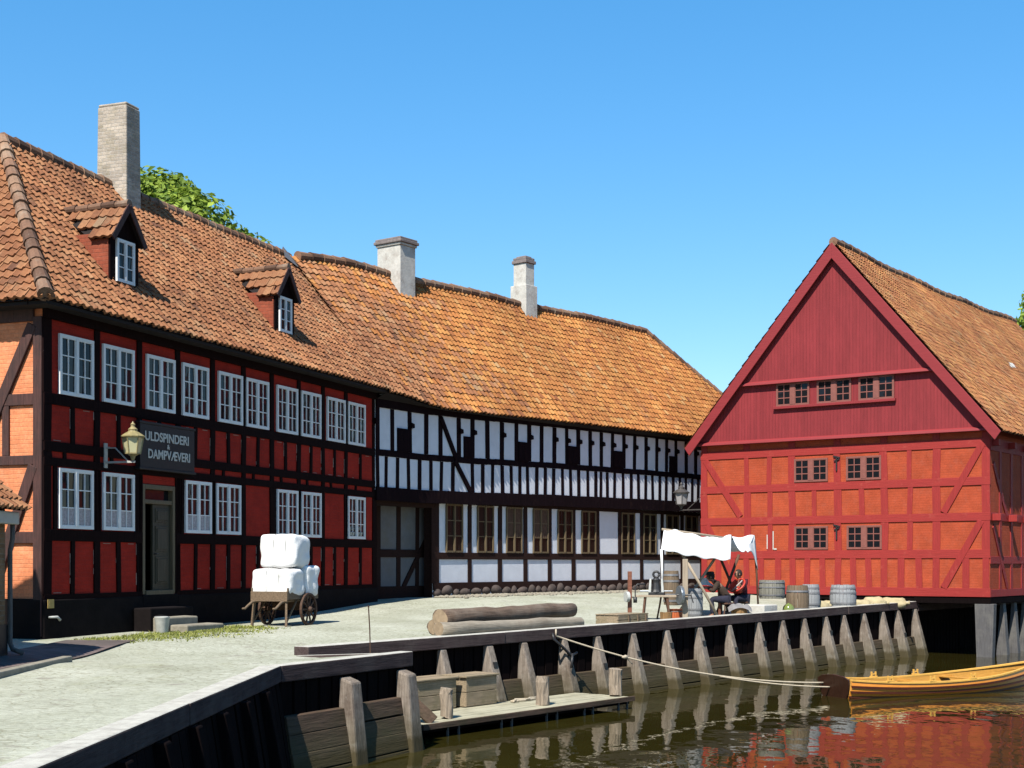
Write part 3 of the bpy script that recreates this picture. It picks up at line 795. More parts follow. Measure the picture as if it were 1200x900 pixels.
def bB(mb, s0, s1, d0, d1, z0, z1, mi=0, seg=.7):
    n = max(1, int(math.ceil((s1 - s0) / seg)))
    for i in range(n):
        a, b = s0 + (s1 - s0) * i / n, s0 + (s1 - s0) * (i + 1) / n
        mb.hexa([lB(a, d0, z0), lB(b, d0, z0), lB(b, d1, z0), lB(a, d1, z0), lB(a, d0, z1), lB(b, d0, z1), lB(b, d1, z1), lB(a, d1, z1)], mi)
JET = .22                                          # the upper floor juts out over the lower
g0, g1 = sB(441), sB(507, JET); GD = .75
sEnd = LB - .3
zoff = lambda s: .12 - .13 + .13 * smooth(1.5, 11, s) + .04 * smooth(9, 18, s)             # the floors climb a little along the street
wb_ = MB()
bB(wb_, 0, sEnd, 0, .3, 2.1, 4.9)
bB(wb_, g1, sEnd, JET, JET + .3, ZG, 2.1); bB(wb_, -.05, g0 + .05, JET, JET + .3, ZG, 2.1)
wb_.build('wall', M['b_white'], house)
wb_ = MB(); bB(wb_, 0, sEnd, 6.1, 6.4, ZG, 4.9); wb_.build('back_wall', M['b_white'], house)
wb_ = MB(); bB(wb_, g0 - .1, g1 + 1.2, GD, GD + .2, ZG, 2.1); wb_.build('gateway_wall', M['b_shade'], house)
tb = MB()
def hB(s0, s1, z0, z1, d=-.02, b=.01, mb=None): bB(mb or tb, s0, s1, d, b, z0, z1)
def vB(s, z0, z1, wd=.17, d=-.016, base=0.0, mb=None):
    wd *= R.uniform(.9, 1.1); a = R.uniform(-.015, .015)
    mb = mb or tb
    mb.hexa([lB(s - wd/2 + a, base + d, z0), lB(s + wd/2 + a, base + d, z0), lB(s + wd/2 + a, base + .01, z0), lB(s - wd/2 + a, base + .01, z0),
             lB(s - wd/2 - a, base + d, z1), lB(s + wd/2 - a, base + d, z1), lB(s + wd/2 - a, base + .01, z1), lB(s - wd/2 - a, base + .01, z1)])
n8 = 60
for i in range(n8):                                # horizontals in short runs so that they follow the climb
    a, b = sEnd * i / n8, sEnd * (i + 1) / n8; o = zoff((a + b) / 2) - .12
    wv = .006 * math.sin(i * .9)
    for z0, z1, d in ((4.60, 4.95, -.06), (3.21, 3.40, -.02), (1.93, 2.32, -.05)):
        bB(tb, a, b, d, .01, z0 + o + wv, z1 + o + wv)
row1 = [437.5, 459.5, 480, 499.3, 516, 537.5, 553.5, 571, 588, 605, 620, 634.5, 649.5, 664, 677.5, 691.5, 704.5, 717.5, 731, 743.5, 757, 769.5, 781, 792, 804, 815, 826, 838, 850, 862]
row2 = [437.5, 452.2, 465.6, 478.5, 491.5, 504.8, 517, 530.5, 553.5, 565.5, 577, 588.5, 599, 609, 618, 628.8, 638.8, 648.5, 659, 668.5, 678, 688.7, 698, 704, 711.5, 720, 730, 739.5, 748, 756.5, 764.5, 773, 780.5, 788.7, 796.5, 803.5, 811, 818, 825, 833, 841, 849, 857, 865]
for px in row1:
    s = sB(px); o = zoff(s) - .12
    vB(max(.1, s), 3.40 + o, 4.60 + o, .20)
    if px not in (459.5, 499.3, 516, 571, 605, 634.5):
        tb.hexa([lB(s - .0, -.09, 4.10 + o), lB(s + .15, -.09, 4.13 + o), lB(s + .15, .01, 4.13 + o), lB(s, .01, 4.10 + o), lB(s, -.09, 4.28 + o), lB(s + .14, -.09, 4.25 + o), lB(s + .14, .01, 4.25 + o), lB(s, .01, 4.28 + o)])
for px in row2:
    s = sB(px); o = zoff(s) - .12
    vB(max(.1, s), 2.32 + o, 3.21 + o, .165)
for pa, za, pb, zb in ((516, 4.5, 534, 3.3), (532, 3.25, 551, 2.30)):
    a, b = sB(pa), sB(pb)
    p, q = lB(a, -.03, za - .08), lB(b, -.03, zb - .08)
    tb.bar(p, q, .16, .05, lB(a, -1, 0) - lB(a, 0, 0))
tb.build('timber_frame', M['b_timber'], house, bevel=.006)
for (a, b, top) in ((465, 478.5, 4.08), (543, 553, 4.05), (607, 618.5, 4.02), (664, 676, 4.02), (718.5, 730, 4.0), (784, 793, 4.0)):
    s0_, s1_ = sB(a), sB(b); o = zoff(s0_) - .12
    hm = MB(); bB(hm, s0_, s1_, -.042, .012, 3.40 + o, top + o)
    bB(hm, s0_ + .03, (s0_ + s1_) / 2 - .012, -.05, -.042, 3.44 + o, top - .04 + o); bB(hm, (s0_ + s1_) / 2 + .012, s1_ - .03, -.05, -.042, 3.44 + o, top - .04 + o)
    hm.build('hatch', M['b_timber'], house)
lt = MB()
modules = [509.5, 550, 585.5, 615.3, 643.8, 671.7, 700, 725.8, 751.5, 775.5, 799, 822, 845, 868]
sm_ = [sB(p, JET) for p in modules]
for i, s in enumerate(sm_):
    vB(s, -.62, 1.95, .20 if i else .34, -.03, JET, lt)
bB(lt, g1, sEnd, JET - .035, JET + .01, .12, .33); bB(lt, g1, sEnd, JET - .05, JET + .01, -.82, -.60); bB(lt, g1, sEnd, JET - .04, JET + .01, 1.84, 1.96)
vB(g0 + .05, ZG, 1.95, .3, -.03, JET, lt); bB(lt, g0 - .05, g1 + .05, JET - .04, JET + .2, 1.68, 1.96)
# gateway back wall timbers
for px in (443, 466.5, 488.5, 511): vB(sB(px, GD), -1.3, 1.7, .17, -.03, GD, lt)
bB(lt, g0 - .1, g1 + 1.1, GD - .04, GD + .01, .18, .41); bB(lt, g0 - .1, g1 + 1.1, GD - .05, GD + .01, -1.5, -.69)
lt.bar(lB(sB(510, GD), GD - .02, 1.35), lB(sB(472, GD), GD - .02, -.72), .16, .05, lB(1, 0, 0) - lB(1, 1, 0))
bB(lt, g1 - .03, g1 - .003, JET + .012, JET + .32, ZG, 2.0); bB(lt, g0 - .12, g0 - .02, JET + .02, GD, ZG, 2.0); bB(lt, g1 + 1.1, g1 + 1.15, JET + .3, GD, ZG, 2.0)
lt.build('lower_timber', M['b_brown'], house, bevel=.006)
ps = MB(); rs = random.Random(4); s = g1
while s < sEnd - .3:                                # boulders of the footing
    wd = rs.uniform(.28, .62); h = rs.uniform(.22, .34)
    for zz in (-1.02, -1.30):
        c = lB(s + wd / 2, JET + .03, zz + h / 2 + rs.uniform(-.03, .03))
        a = PI / 2 - azB(s)
        Mx = Matrix.Translation(c) @ Matrix.Rotation(a, 4, 'Z') @ Matrix.Rotation(rs.uniform(-.2, .2), 4, 'Y') @ Matrix.Diagonal((wd * .56, .16, h * .62, 1))
        ps.lathe([(.05, -.98), (.55, -.85), (.9, -.45), (1, 0), (.92, .4), (.6, .82), (.08, .97)], 8, Mx)
    s += wd
bB(ps, g1, sEnd, JET + .02, JET + .3, ZG, -.80)
ps.build('footing', M['stone'], house, sm=True)
wins = [(521, 542, 'glass_warm'), (558, 578, 'glass_warm'), (592, 611.5, 'drape'), (623.5, 642, 'drape'), (653, 669.5, 'glass_warm'), (680, 698, 'glass_warm'), (728, 742.5, 'glass_warm'), (753.5, 768, 'glass_warm'), (778, 796.5, 'glass_warm'), (801, 818, 'glass_warm')]
protoB = {}
for i, (a, b, gm) in enumerate(wins):
    s0_, s1_ = sB(a, JET), sB(b, JET); W_, c = .84, (s0_ + s1_) / 2
    p = lB(c - W_ / 2, JET - .012, .335); rz = PI / 2 - azB(c)
    if gm not in protoB:
        f = casement_bm(W_, 1.50, cols=1, rows=3, fr=.035, mull=.05, bar=.026).build('window', M['sash'], house, p, rz)
        pane_bm(W_, 1.50, .035).build('pane', M['glass_warm'], f)
        if gm == 'drape':
            d_ = MB(); d_.grid(lambda u, v: (.05 + .74 * u + (u - .5) * .05 * math.sin(v * 3), -.026 + .005 * math.sin(u * 34), .52 + .92 * v), 60, 4); d_.build('drape', M['drape'], f)
        protoB[gm] = f
    else: place_copy(protoB[gm], house, p, rz)
pf = MB()                                            # white casings on top of and beside the windows
for a, b in ((514.5, 548), (552.5, 583.5), (588, 613.8), (617.5, 642.6), (646, 670), (674.5, 698.6)):
    bB(pf, sB(a, JET), sB(b, JET), JET - .02, JET + .01, 1.80, 1.87)
pf.build('casing', M['b_white'], house)

# roof of the bent house
BE, BR_, BD = 4.78, 9.42, 3.2
runB = BD + .38; LsB = math.hypot(runB, BR_ - BE); cb, sb = runB / LsB, (BR_ - BE) / LsB
def PBr(u, v, h):
    k = smooth(-.4, 3.2, u); e0, z0 = -.45 + .06 * k, EZ + (BE + zoff(max(0, u)) - .12 - EZ) * k
    z1 = RZ + .06 + (BR_ - RZ - .06) * k
    rn, rs_ = BD - e0, z1 - z0; ll = math.hypot(rn, rs_); f = v / LsB
    sag = -.07 * (1 - smooth(-.4, 1.4, u)) - .06 * math.sin(PI * min(1, max(0, u / LB))) * (v / LsB) + .10 * (min(1, u / 14) - .5) * (v / LsB) * k + .03 * math.sin(u * .9) * (v / LsB)
    return lB(u, e0 + f * rn - h * rs_ / ll, z0 + f * rs_ + h * rn / ll + sag)
sHip = sB(755, BD)
def hip_lim(v): return LB + .3 - v / LsB * (LB + .3 - sHip)
rB = MB()
pantile(rB, PBr, LB + 2, LsB, lambda u, v: u < hip_lim(v) and u > -.15 + .35 * (v / LsB), u0=-.5, seed=31, tw=.205, th=.245)
rq = random.Random(77)
for i0 in range(0, len(rB.f), 12):
    u_ = (rB.v[rB.f[i0][0]]); s_u = math.hypot(u_.x, u_.y)
    if rq.random() < 1.05 - s_u / 7.5:
        for q in range(i0, min(i0 + 12, len(rB.f))): rB.m[q] = 2
for i in range(40):
    a, b = (LB + .2) * i / 40, (LB + .2) * (i + 1) / 40
    ua, ub = min(a, sHip), min(b, sHip)
    rB.add([PBr(a, .03, -.06), PBr(b, .03, -.06), PBr(ub, LsB, -.05), PBr(ua, LsB, -.05)], [(0, 1, 2, 3)], 1)
    rB.add([lB(a, 6.8, BE - .03), lB(b, 6.8, BE - .03), PBr(ub, LsB, -.05), PBr(ua, LsB, -.05)], [(3, 2, 1, 0)], 1)
    rB.add([PBr(a, .06, -.10), PBr(b, .06, -.10), lB(b, .02, BE - .12), lB(a, .02, BE - .12)], [(0, 1, 2, 3)], 1)
rB.add([lB(LB + .2, -.36, BE - .03), lB(LB + .2, 6.8, BE - .03), PBr(sHip, LsB, -.05)], [(0, 1, 2)], 1)
roofB = rB.build('roof', [M['tile_b'], M['roof_under'], M['tile_a']], house, tone=True, fixn=False)
rt = MB(); cap_tiles(rt, [PBr(.4 + (sHip - .4) * i / 40, LsB, .06) for i in range(41)], .125); rt.build('ridge_tiles', M['ridge'], roofB, tone=True)
rt = MB(); cap_tiles(rt, [PBr(sHip, LsB, .06), lB(LB + .3, -.38, BE + .06)], .11); rt.build('hip_tiles', M['ridge'], roofB, tone=True)
def chimney_B(px, back, wa, wb2, ztop, tiers):
    # front corner stands where the column meets the upper slope
    s = sB(px, BD - back)
    M4 = Matrix.Translation(lB(s, BD - back, 0)) @ Matrix.Rotation(PI / 2 - azB(s), 4, 'Z')
    c = MB(); zb = 8.2
    z = zb
    for (grow, z1, mi) in tiers:
        c.box(-grow, wa + grow, -grow, wb2 + grow, z, z1, mi, M4); z = z1
    return c.build('chimney', [M['ch_white'], M['ch_cap']], house, bevel=.02)
chimney_B(469, .55, .72, .95, 0, [(.02, 10.28, 0), (.06, 10.36, 0), (.11, 10.46, 1), (.07, 10.54, 1), (-.06, 10.58, 1)])
chimney_B(616, .28, .46, .54, 0, [(.10, 10.1, 0), (.02, 10.9, 0), (.07, 11.02, 1), (.03, 11.12, 1), (-.05, 11.18, 1)])

# ================================================================== THE RED WAREHOUSE (right)
C0 = Vector((6.86, 51.0)); TC = math.radians(126.7)
def sC(px, out=0.0):
    k = (px - 600) / F
    x0, y0 = C0.x - out * math.sin(CAZ), C0.y - out * math.cos(CAZ)
    return (k * y0 - x0) / (math.sin(TC) - k * math.cos(TC))
WC, LC = 10.4, 19.0
ware = thing('red_warehouse', 'orange red timbered warehouse with a tall crimson boarded gable over the canal', 'warehouse', (C0.x, C0.y, EYE), PI / 2 - TC)
cw = MB()
cw.box(0, WC, 0, .3, -1.06, 4.6); cw.box(0, .3, .304, LC - .3, -1.06, 4.3); cw.box(WC - .3, WC, .304, LC - .3, -1.06, 4.3); cw.box(0, WC, LC - .3, LC, -1.06, 4.6)
cw.build('wall', M['c_wall'], ware)
fl_ = MB(); fl_.box(.02, WC - .02, .02, LC, -1.22, -1.07); fl_.box(0, WC, LC - .02, LC, 4.6, 4.7); fl_.build('floor_deck', M['sheet'], ware)
tc = MB(); cbm = MB()
def hC(x0, x1, z0, z1, d=-.03): cbm.box(x0, x1, d - R.uniform(0, .005), .01, z0, z1)
def vC(x, z0, z1, wd=.2, d=-.026):
    wd *= R.uniform(.93, 1.07); a = R.uniform(-.02, .02)
    tc.hexa([(x - wd/2 + a, d, z0), (x + wd/2 + a, d, z0), (x + wd/2 + a, .01, z0), (x - wd/2 + a, .01, z0), (x - wd/2 - a, d, z1), (x + wd/2 - a, d, z1), (x + wd/2 - a, .01, z1), (x - wd/2 - a, .01, z1)])
for z0, z1 in ((3.72, 4.00), (2.50, 2.76), (1.36, 1.62), (.16, .44), (-1.08, -.80)): hC(-.02, WC + .02, z0, z1)
P1 = [822, 875, 901.5, 928, 981, 1035.5, 1065.5, 1097.5, 1157]
P2 = [822, 876, 902.5, 928.5, 954.2, 982, 1010, 1036.5, 1066.5, 1097.5, 1157]
P4 = [822, 842, 858, 873, 888, 904, 920, 933.5, 949, 966, 983, 995, 1007, 1020, 1034, 1041, 1053, 1078, 1096, 1112, 1134, 1157]
P4 = [822, 842, 858, 875, 892, 912, 929, 946, 964, 982, 1000, 1018, 1036, 1056, 1077, 1097, 1132, 1157]
for px in (822, 875, 928, 981, 1036, 1097, 1157): vC(min(WC - .12, max(.12, sC(px))), 4.0, 4.4, .24)
for px in P1:
    vC(min(WC - .12, max(.12, sC(px))), 2.76, 3.72, .26 if px in (822, 928, 981, 1035.5, 1097.5, 1157) else .17)
for px in P2:
    x = min(WC - .12, max(.12, sC(px)))
    big = px in (822, 876, 928.5, 982, 1036.5, 1097.5, 1157)
    vC(x, 1.62, 2.50, .26 if big else .18)
    if px not in (954.2, 1010): vC(x, .44, 1.36, .26 if big else .19)
for px in P4: vC(min(WC - .12, max(.12, sC(px))), -.80, .16, .22)
def diag(pa, za, pb, zb, wd=.22):
    a, b = sC(pa), sC(pb)
    tc.bar((a, -.016, za), (b, -.016, zb), wd, .05, (0, -1, 0))
diag(827, 3.7, 868, 1.65); diag(1152, 3.85, 1106, 1.64); diag(1150, 1.36, 1106, -.8); diag(829, 1.36, 862, -.8)
# side wall timbers (faces the canal)
for z0, z1 in ((1.36, 1.62), (-.02, .22), (-1.08, -.84), (3.6, 4.0)): tc.box(WC - .01, WC + .03, 0, LC, z0, z1)
for i in range(16): tc.box(WC - .01, WC + .026, .9 + i * 1.15, 1.12 + i * 1.15, -.84, 3.9)
tc.bar((WC + .012, .3, 3.2), (WC + .012, 1.7, 1.5), .2, .05, (1, 0, 0)); tc.bar((WC + .012, .3, 1.2), (WC + .012, 1.7, -.8), .2, .05, (1, 0, 0))
tc.build('timber_frame', M['c_timber'], ware, bevel=.006); cbm.build('timber_beam', M['c_beam'], ware, bevel=.006)
for y in (.25, 1.9, 3.5, 5.1):
    for z0, z1, w_ in ((1.36, 1.58, .30), (3.75, 3.95, .24)):
        je = MB(); je.box(WC + .03, WC + w_, y - .1, y + .1, z0, z1); je.build('joist_end', M['c_timber'], ware, bevel=.01)
# gable boarding
hw = WC / 2; ZE, ZA = 4.30, 10.60; slope = (10.84 - 4.17) / (hw + .45)
def gx(z): return (10.70 - z) / slope
gb = MB()
gb.prism([(hw - gx(4.30), 4.30), (hw + gx(4.30), 4.30), (hw + gx(6.33), 6.33), (hw - gx(6.33), 6.33)], lambda a, b, t: Vector((a, t, b)), -.12, .2)
gb.prism([(hw - gx(6.33), 6.33), (hw + gx(6.33), 6.33), (hw, 10.62)], lambda a, b, t: Vector((a, t, b)), -.20, .2)
gb.build('gable_boards', M['c_boards'], ware)
lg = MB()
lg.hexa([(-.05, -.24, 4.22), (WC + .05, -.24, 4.22), (WC + .05, .02, 4.22), (-.05, .02, 4.22), (-.05, -.22, 4.30), (WC + .05, -.22, 4.30), (WC + .05, -.1, 4.36), (-.05, -.1, 4.36)])
x6 = gx(6.33)
lg.hexa([(hw - x6, -.30, 6.24), (hw + x6, -.30, 6.24), (hw + x6, -.1, 6.24), (hw - x6, -.1, 6.24), (hw - x6, -.28, 6.32), (hw + x6, -.28, 6.32), (hw + x6, -.19, 6.38), (hw - x6, -.19, 6.38)])
xa, xb = sC(909), sC(1052)
lg.box(xa, xb, -.24, -.115, 5.36, 5.45)
lg.build('drip_ledge', M['c_trim'], ware, bevel=.006)
def winC(px0, px1, z, H, y, proto=None):
    a, b = sC(px0), sC(px1)
    return a, b
wp = casement_bm(1.24, .80, cols=2, rows=3, fr=.05, mull=.18, bar=.03, dep=.035).build('window', M['c_sash'], ware, (0, 0, 0)); pane_bm(1.24, .80, .045).build('pane', M['glass'], wp)
spots = [(931, 970.5, 2.80, -.012), (992, 1033, 2.80, -.012), (931.5, 970.5, .47, -.012), (993, 1033.5, .47, -.012), (912.5, 950, 5.45, -.132), (960, 999, 5.45, -.132), (1009, 1049, 5.45, -.132)]
for i, (a, b, z, y) in enumerate(spots):
    c = (sC(a) + sC(b)) / 2 - .62
    o = wp if i == 0 else copy_tree(wp, ware); o.location = (c, y, z)
lm = MB(); lm.box(.055, .5, -.018, -.016, .28, .74)
for px, z in ((981, 3.42), (981, 1.08)):
    an = MB(); x = sC(px); an.bar((x, -.05, z + .2), (x, -.05, z - .28), .05, .04, (0, 1, 0)); an.bar((x - .12, -.05, z + .22), (x + .12, -.05, z + .16), .05, .04, (0, 1, 0)); an.bar((x - .09, -.05, z + .05), (x + .1, -.05, z + .12), .04, .04, (0, 1, 0))
    an.build('wall_anchor', M['iron'], ware)
mk = MB()
for px, z0, z1 in ((899.5, .5, 1.0), (906.5, .48, 1.12)):
    x = sC(px); mk.box(x - .017, x + .017, -.034, -.02, z0, z1)
mk.box(sC(906.5) + .03, sC(910.5), -.034, -.02, .47, .52)
mk.build('lime_mark', M['letters'], ware)
# bargeboards
bb = MB()
def rzC(x): return 10.84 - abs(x - hw) * slope
for sg in (-1, 1):
    p0, p1 = (hw + sg * (hw + .47), 0, rzC(hw + hw + .47)), (hw, 0, 10.84)
    n = Vector((sg * slope, 0, 1)).normalized() * .40
    a, b, c, d = Vector(p0), Vector(p1), Vector(p1) - Vector((0, 0, .34 * math.hypot(1, slope))), Vector(p0) - Vector((0, 0, .26)) - Vector((sg * .19, 0, .0))
    vs = [v + Vector((0, yy, 0)) for yy in (-.40, -.34) for v in (a, b, c, d)]
    bb.hexa(vs)
bb.build('bargeboard', M['c_trim'], ware, bevel=.006)
# roof
LsC = math.hypot(hw + .45, 6.67); cc, sc_ = (hw + .45) / LsC, 6.67 / LsC
def sagC(u, v): return -.16 * math.sin(PI * min(1, u / LC)) * (v / LsC) + .03 * math.sin(u * 1.1) * (v / LsC)
def PCr(u, v, h): return Vector((WC + .45 - v * cc + h * sc_, -.34 + u, 4.17 + v * sc_ + h * cc + sagC(u, v)))
def PCl(u, v, h): return Vector((-.45 + v * cc - h * sc_, -.34 + u, 4.17 + v * sc_ + h * cc + sagC(u, v)))
rC = MB()
pantile(rC, PCr, LC + .6, LsC, lambda u, v: True, seed=41, th=.245)
pantile(rC, PCl, LC + .6, LsC, lambda u, v: True, seed=42, tw=.3, th=.4)
for P_ in (PCr, PCl): rC.grid(lambda u, v: P_(.02 + u * (LC + .5), v * LsC, -.03), 12, 2, 1)
roofC = rC.build('roof', [M['tile_c'], M['roof_under']], ware, tone=True, fixn=False)
rt = MB(); cap_tiles(rt, [PCr((LC + .6) * i / 30, LsC, .05) for i in range(31)], .13); rt.build('ridge_tiles', M['ridge'], roofC, tone=True)
ptc = MB()
for u, v in ((10.4, 4.6),):
    for q in range(5):
        a, b = u + R.uniform(-.5, .5), v + R.uniform(-.3, .3); ptc.add([PCr(a, b, .11), PCr(a + .35, b, .11), PCr(a + .3, b + .14, .11), PCr(a + .05, b + .16, .11)], [(0, 1, 2, 3)])
ptc.build('mortar_patch', M['ch_white'], roofC)
# stilts along the canal side and the dark sheet wall set back under the floor
zw = -EYE
sg_ = MB(); sg_.box(WC - .28, WC + .02, 0, LC, -1.30, -1.085); sg_.box(sC(1071), WC - .28, .0, .28, -1.30, -1.085); sg_.build('sill_beam', M['sheet'], ware, bevel=.01)
def stilt(x, y, wt, wb3, name='stilt'):
    s_ = MB(); s_.hexa([(x - wb3/2, y - .14, zw - 1), (x + wb3/2, y - .14, zw - 1), (x + wb3/2, y + .14, zw - 1), (x - wb3/2, y + .14, zw - 1), (x - wt/2, y - .14, -1.30), (x + wt/2, y - .14, -1.30), (x + wt/2, y + .14, -1.30), (x - wt/2, y + .14, -1.30)])
    return s_.build(name, M['stiltwood'], ware, bevel=.015)
stilt(WC - .18, .14, .62, .44)
for i in range(8): stilt(WC - .12, 1.7 + i * 1.15, .10, .52)
# ================================================================== THE TIMBER QUAYS
def quay(label, p0, p1, z0, z1, posts, style, plank_top=None, x_from=0.0, x_to=None, lean=0.0, cap=(-.15, .22)):
    """posts: list of distances along; style: 'wedge', 'post' or 'dark'"""
    d = (p1 - p0); L = d.length; az = math.atan2(d.x, d.y)
    q = thing('timber_quay', label, 'quay', (p0.x, p0.y, EYE), PI / 2 - az)
    zt = lambda s: z0 + (z1 - z0) * s / L
    x_to = L if x_to is None else x_to
    b = MB(); n = max(1, int((x_to - x_from) / 5))
    cuts = [x_from + (x_to - x_from) * i / n for i in range(n + 1)]
    c0_, c1_ = cap
    for a, c in zip(cuts[:-1], cuts[1:]):                     # cap timbers laid end to end
        j = R.uniform(-.012, .012)
        b.hexa([(a + .004, c0_ + j, zt(a) - .24), (c - .004, c0_ - j, zt(c) - .24), (c - .004, c1_, zt(c) - .24), (a + .004, c1_, zt(a) - .24),
                (a + .004, c0_ + j, zt(a)), (c - .004, c0_ - j, zt(c)), (c - .004, c1_, zt(c)), (a + .004, c1_, zt(a))])
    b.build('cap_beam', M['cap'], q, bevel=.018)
    s_ = MB()
    s_.hexa([(0, -lean, -4.0), (L, -lean, -4.0), (L, .12, -4.0), (0, .12, -4.0), (0, 0, z0 - .2), (L, 0, z1 - .2), (L, .12, z1 - .2), (0, .12, z0 - .2)])
    nn = int(L / .3)
    for i in range(nn):
        x = (i + .5) * L / nn; dd = R.uniform(.012, .035)
        s_.hexa([(x - .13, -lean - dd, -4.0), (x + .13, -lean - dd, -4.0), (x + .13, 0, -4.0), (x - .13, 0, -4.0), (x - .13, -dd, zt(x) - .25), (x + .13, -dd, zt(x) - .25), (x + .13, 0, zt(x) - .25), (x - .13, 0, zt(x) - .25)])
    s_.build('sheet_wall', M['sheet'], q)
    if plank_top is not None:
        k = MB(); seg = sorted([0] + [p for p in posts] + [L])
        for a, c in zip(seg[:-1], seg[1:]):
            if c - a < .1: continue
            for r in range(4):
                zt_ = plank_top - .27 * r + R.uniform(-.012, .012); jj = R.uniform(-.012, .012)
                y0 = -.14 - .055 * r - jj
                k.hexa([(a + .01, y0 - .05, zt_ - .262), (c - .01, y0 - .05 + jj, zt_ - .262), (c - .01, -.0, zt_ - .262), (a + .01, -.0, zt_ - .262),
                        (a + .01, y0, zt_), (c - .01, y0 + jj, zt_ + R.uniform(-.01, .01)), (c - .01, 0, zt_), (a + .01, 0, zt_)])
        k.build('lower_planking', M['plank'], q, bevel=.01)
    for i, s in enumerate(posts):
        m = MB(); zt_ = zt(s) - .245; a = R.uniform(-.03, .03); th = R.uniform(.125, .15)
        if style == 'wedge':
            dep = R.uniform(.56, .66)
            m.hexa([(s - th - .02 + a, -dep - .09, -3.6), (s + th + .02 + a, -dep - .09, -3.6), (s + th + .02 + a, .0, -3.6), (s - th - .02 + a, .0, -3.6),
                    (s - th + .04, -.15, zt_), (s + th - .04, -.15, zt_), (s + th - .04, -.04, zt_), (s - th + .04, -.04, zt_)])
            b_ = m.build('buttress', M['pile'], q, bevel=.03)
            if R.random() < .6:
                zz = R.uniform(-2.3, -1.95); f = (zt_ - zz) / (zt_ + 3.6)
                bo = MB(); y = -.15 - f * (dep - .06)
                bo.box(s - .05, s + .05, y - .035, y + .05, zz - .07, zz + .05); bo.build('iron_bolt', M['iron'], b_)
        elif style == 'post':
            m.hexa([(s - .20 + a, -.46, -3.8), (s + .20 + a, -.46, -3.8), (s + .20 + a, -.06, -3.8), (s - .20 + a, -.06, -3.8),
                    (s - .14, -.26, zt_ - .1), (s + .14, -.26, zt_ - .1), (s + .14, -.03, zt_ - .02), (s - .14, -.03, zt_ - .02)])
            m.build('buttress', M['pile'], q, bevel=.035)
        else:
            m.hexa([(s - .16, -lean - .22, -4), (s + .16, -lean - .22, -4), (s + .16, -.02, -4), (s - .16, -.02, -4), (s - .11, -.13, zt_), (s + .11, -.13, zt_), (s + .11, -.01, zt_), (s - .11, -.01, zt_)])
            m.build('buttress', M['sheet'], q, bevel=.02)
    return q
piles = [512.5, 567, 608, 655, 694.5, 736, 776, 814, 849.5, 884, 912, 937.5, 963, 984, 1007.5, 1030, 1048, 1068]
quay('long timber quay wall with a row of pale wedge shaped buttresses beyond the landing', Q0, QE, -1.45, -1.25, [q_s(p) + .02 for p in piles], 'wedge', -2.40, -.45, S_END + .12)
dd = K2 - K1; L2 = dd.length
def s2(px):
    k = (px - 600) / F
    ux, uy = dd.x / L2, dd.y / L2
    return (k * K1.y - K1.x) / (ux - k * uy)
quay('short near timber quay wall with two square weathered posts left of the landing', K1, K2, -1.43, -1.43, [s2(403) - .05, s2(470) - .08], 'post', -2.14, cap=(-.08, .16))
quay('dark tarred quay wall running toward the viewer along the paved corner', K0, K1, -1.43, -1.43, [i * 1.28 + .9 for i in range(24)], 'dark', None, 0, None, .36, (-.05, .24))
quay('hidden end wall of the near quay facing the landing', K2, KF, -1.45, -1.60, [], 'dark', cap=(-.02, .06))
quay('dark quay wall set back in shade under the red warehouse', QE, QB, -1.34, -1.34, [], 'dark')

# ------------------------------------------------------------------ landing stage and what stands on it
def ql(s, d, z=0.0): return Vector((Q0.x + QX * s + QY * d, Q0.y + QY * s - QX * d, z))     # d = out over the water
RQ = PI / 2 - AZQ
ld = thing('landing_stage', 'low pale plank landing stage on short legs below the quay wall', 'landing', tuple(ql(.35, 2.1, 0)), RQ)
dk_ = MB(); nb = 7
for i in range(nb):
    y0 = .005 + i * 1.46 / nb; j = R.uniform(-.006, .006)
    dk_.box(R.uniform(-.03, .03), 6.5 + R.uniform(-.04, .04), y0, y0 + 1.46 / nb - .01, .19 + j, .25 + j)
dk_.build('deck', M['deck'], ld, bevel=.008)
fb = MB(); fb.box(-.05, 6.55, -.05, 0.0, .16, .262); fb.build('edge_board', M['plank'], ld, bevel=.01)
jb = MB(); jb.box(0, 6.5, .06, 1.45, .10, .185); jb.build('joist', M['sheet'], ld)
def sF(px):
    lo_, hi_ = -1, 9
    for _ in range(40):
        m_ = (lo_ + hi_) / 2; p = ql(m_, 2.1)
        if 600 + F * p.x / p.y < px: lo_ = m_
        else: hi_ = m_
    return lo_ - .35
lg0 = None
for px in (528, 541, 591, 603, 644, 656, 688, 698, 728, 738):
    if lg0 is None:
        b = MB(); b.tube([(0, 0, -.6), (0, 0, .16)], .026, 8); lg0 = b.build('leg', M['stiltwood'], ld)
        o = lg0
    else: o = copy_tree(lg0, ld)
    o.location = (min(6.45, max(.05, sF(px))), .07, 0)

def stump(px, Y, rad, h, label):
    p = at(px, 0, Y); b = MB()
    z = [0, .02, h * .4, h * .8, h]
    o = len(b.v)
    b.tube([(R.uniform(-.012, .012), R.uniform(-.012, .012), q) for q in z], [rad * 1.03, rad, rad * .97, rad * 1.0, rad * .93], 12, 0, True, wob=.10)
    tag(b.build('mooring_post', M['stump'], None, (p.x, p.y, .255), R.uniform(0, 3), bevel=.012), label, 'mooring post', 'short posts on the landing stage')
stump(523, 24.95, .115, .53, 'short split log post in front of the two wooden crates')
stump(636, 27.3, .135, .55, 'short split log post midway along the landing stage')
stump(721, 29.15, .14, .56, 'short pale log post at the far tip of the landing stage')

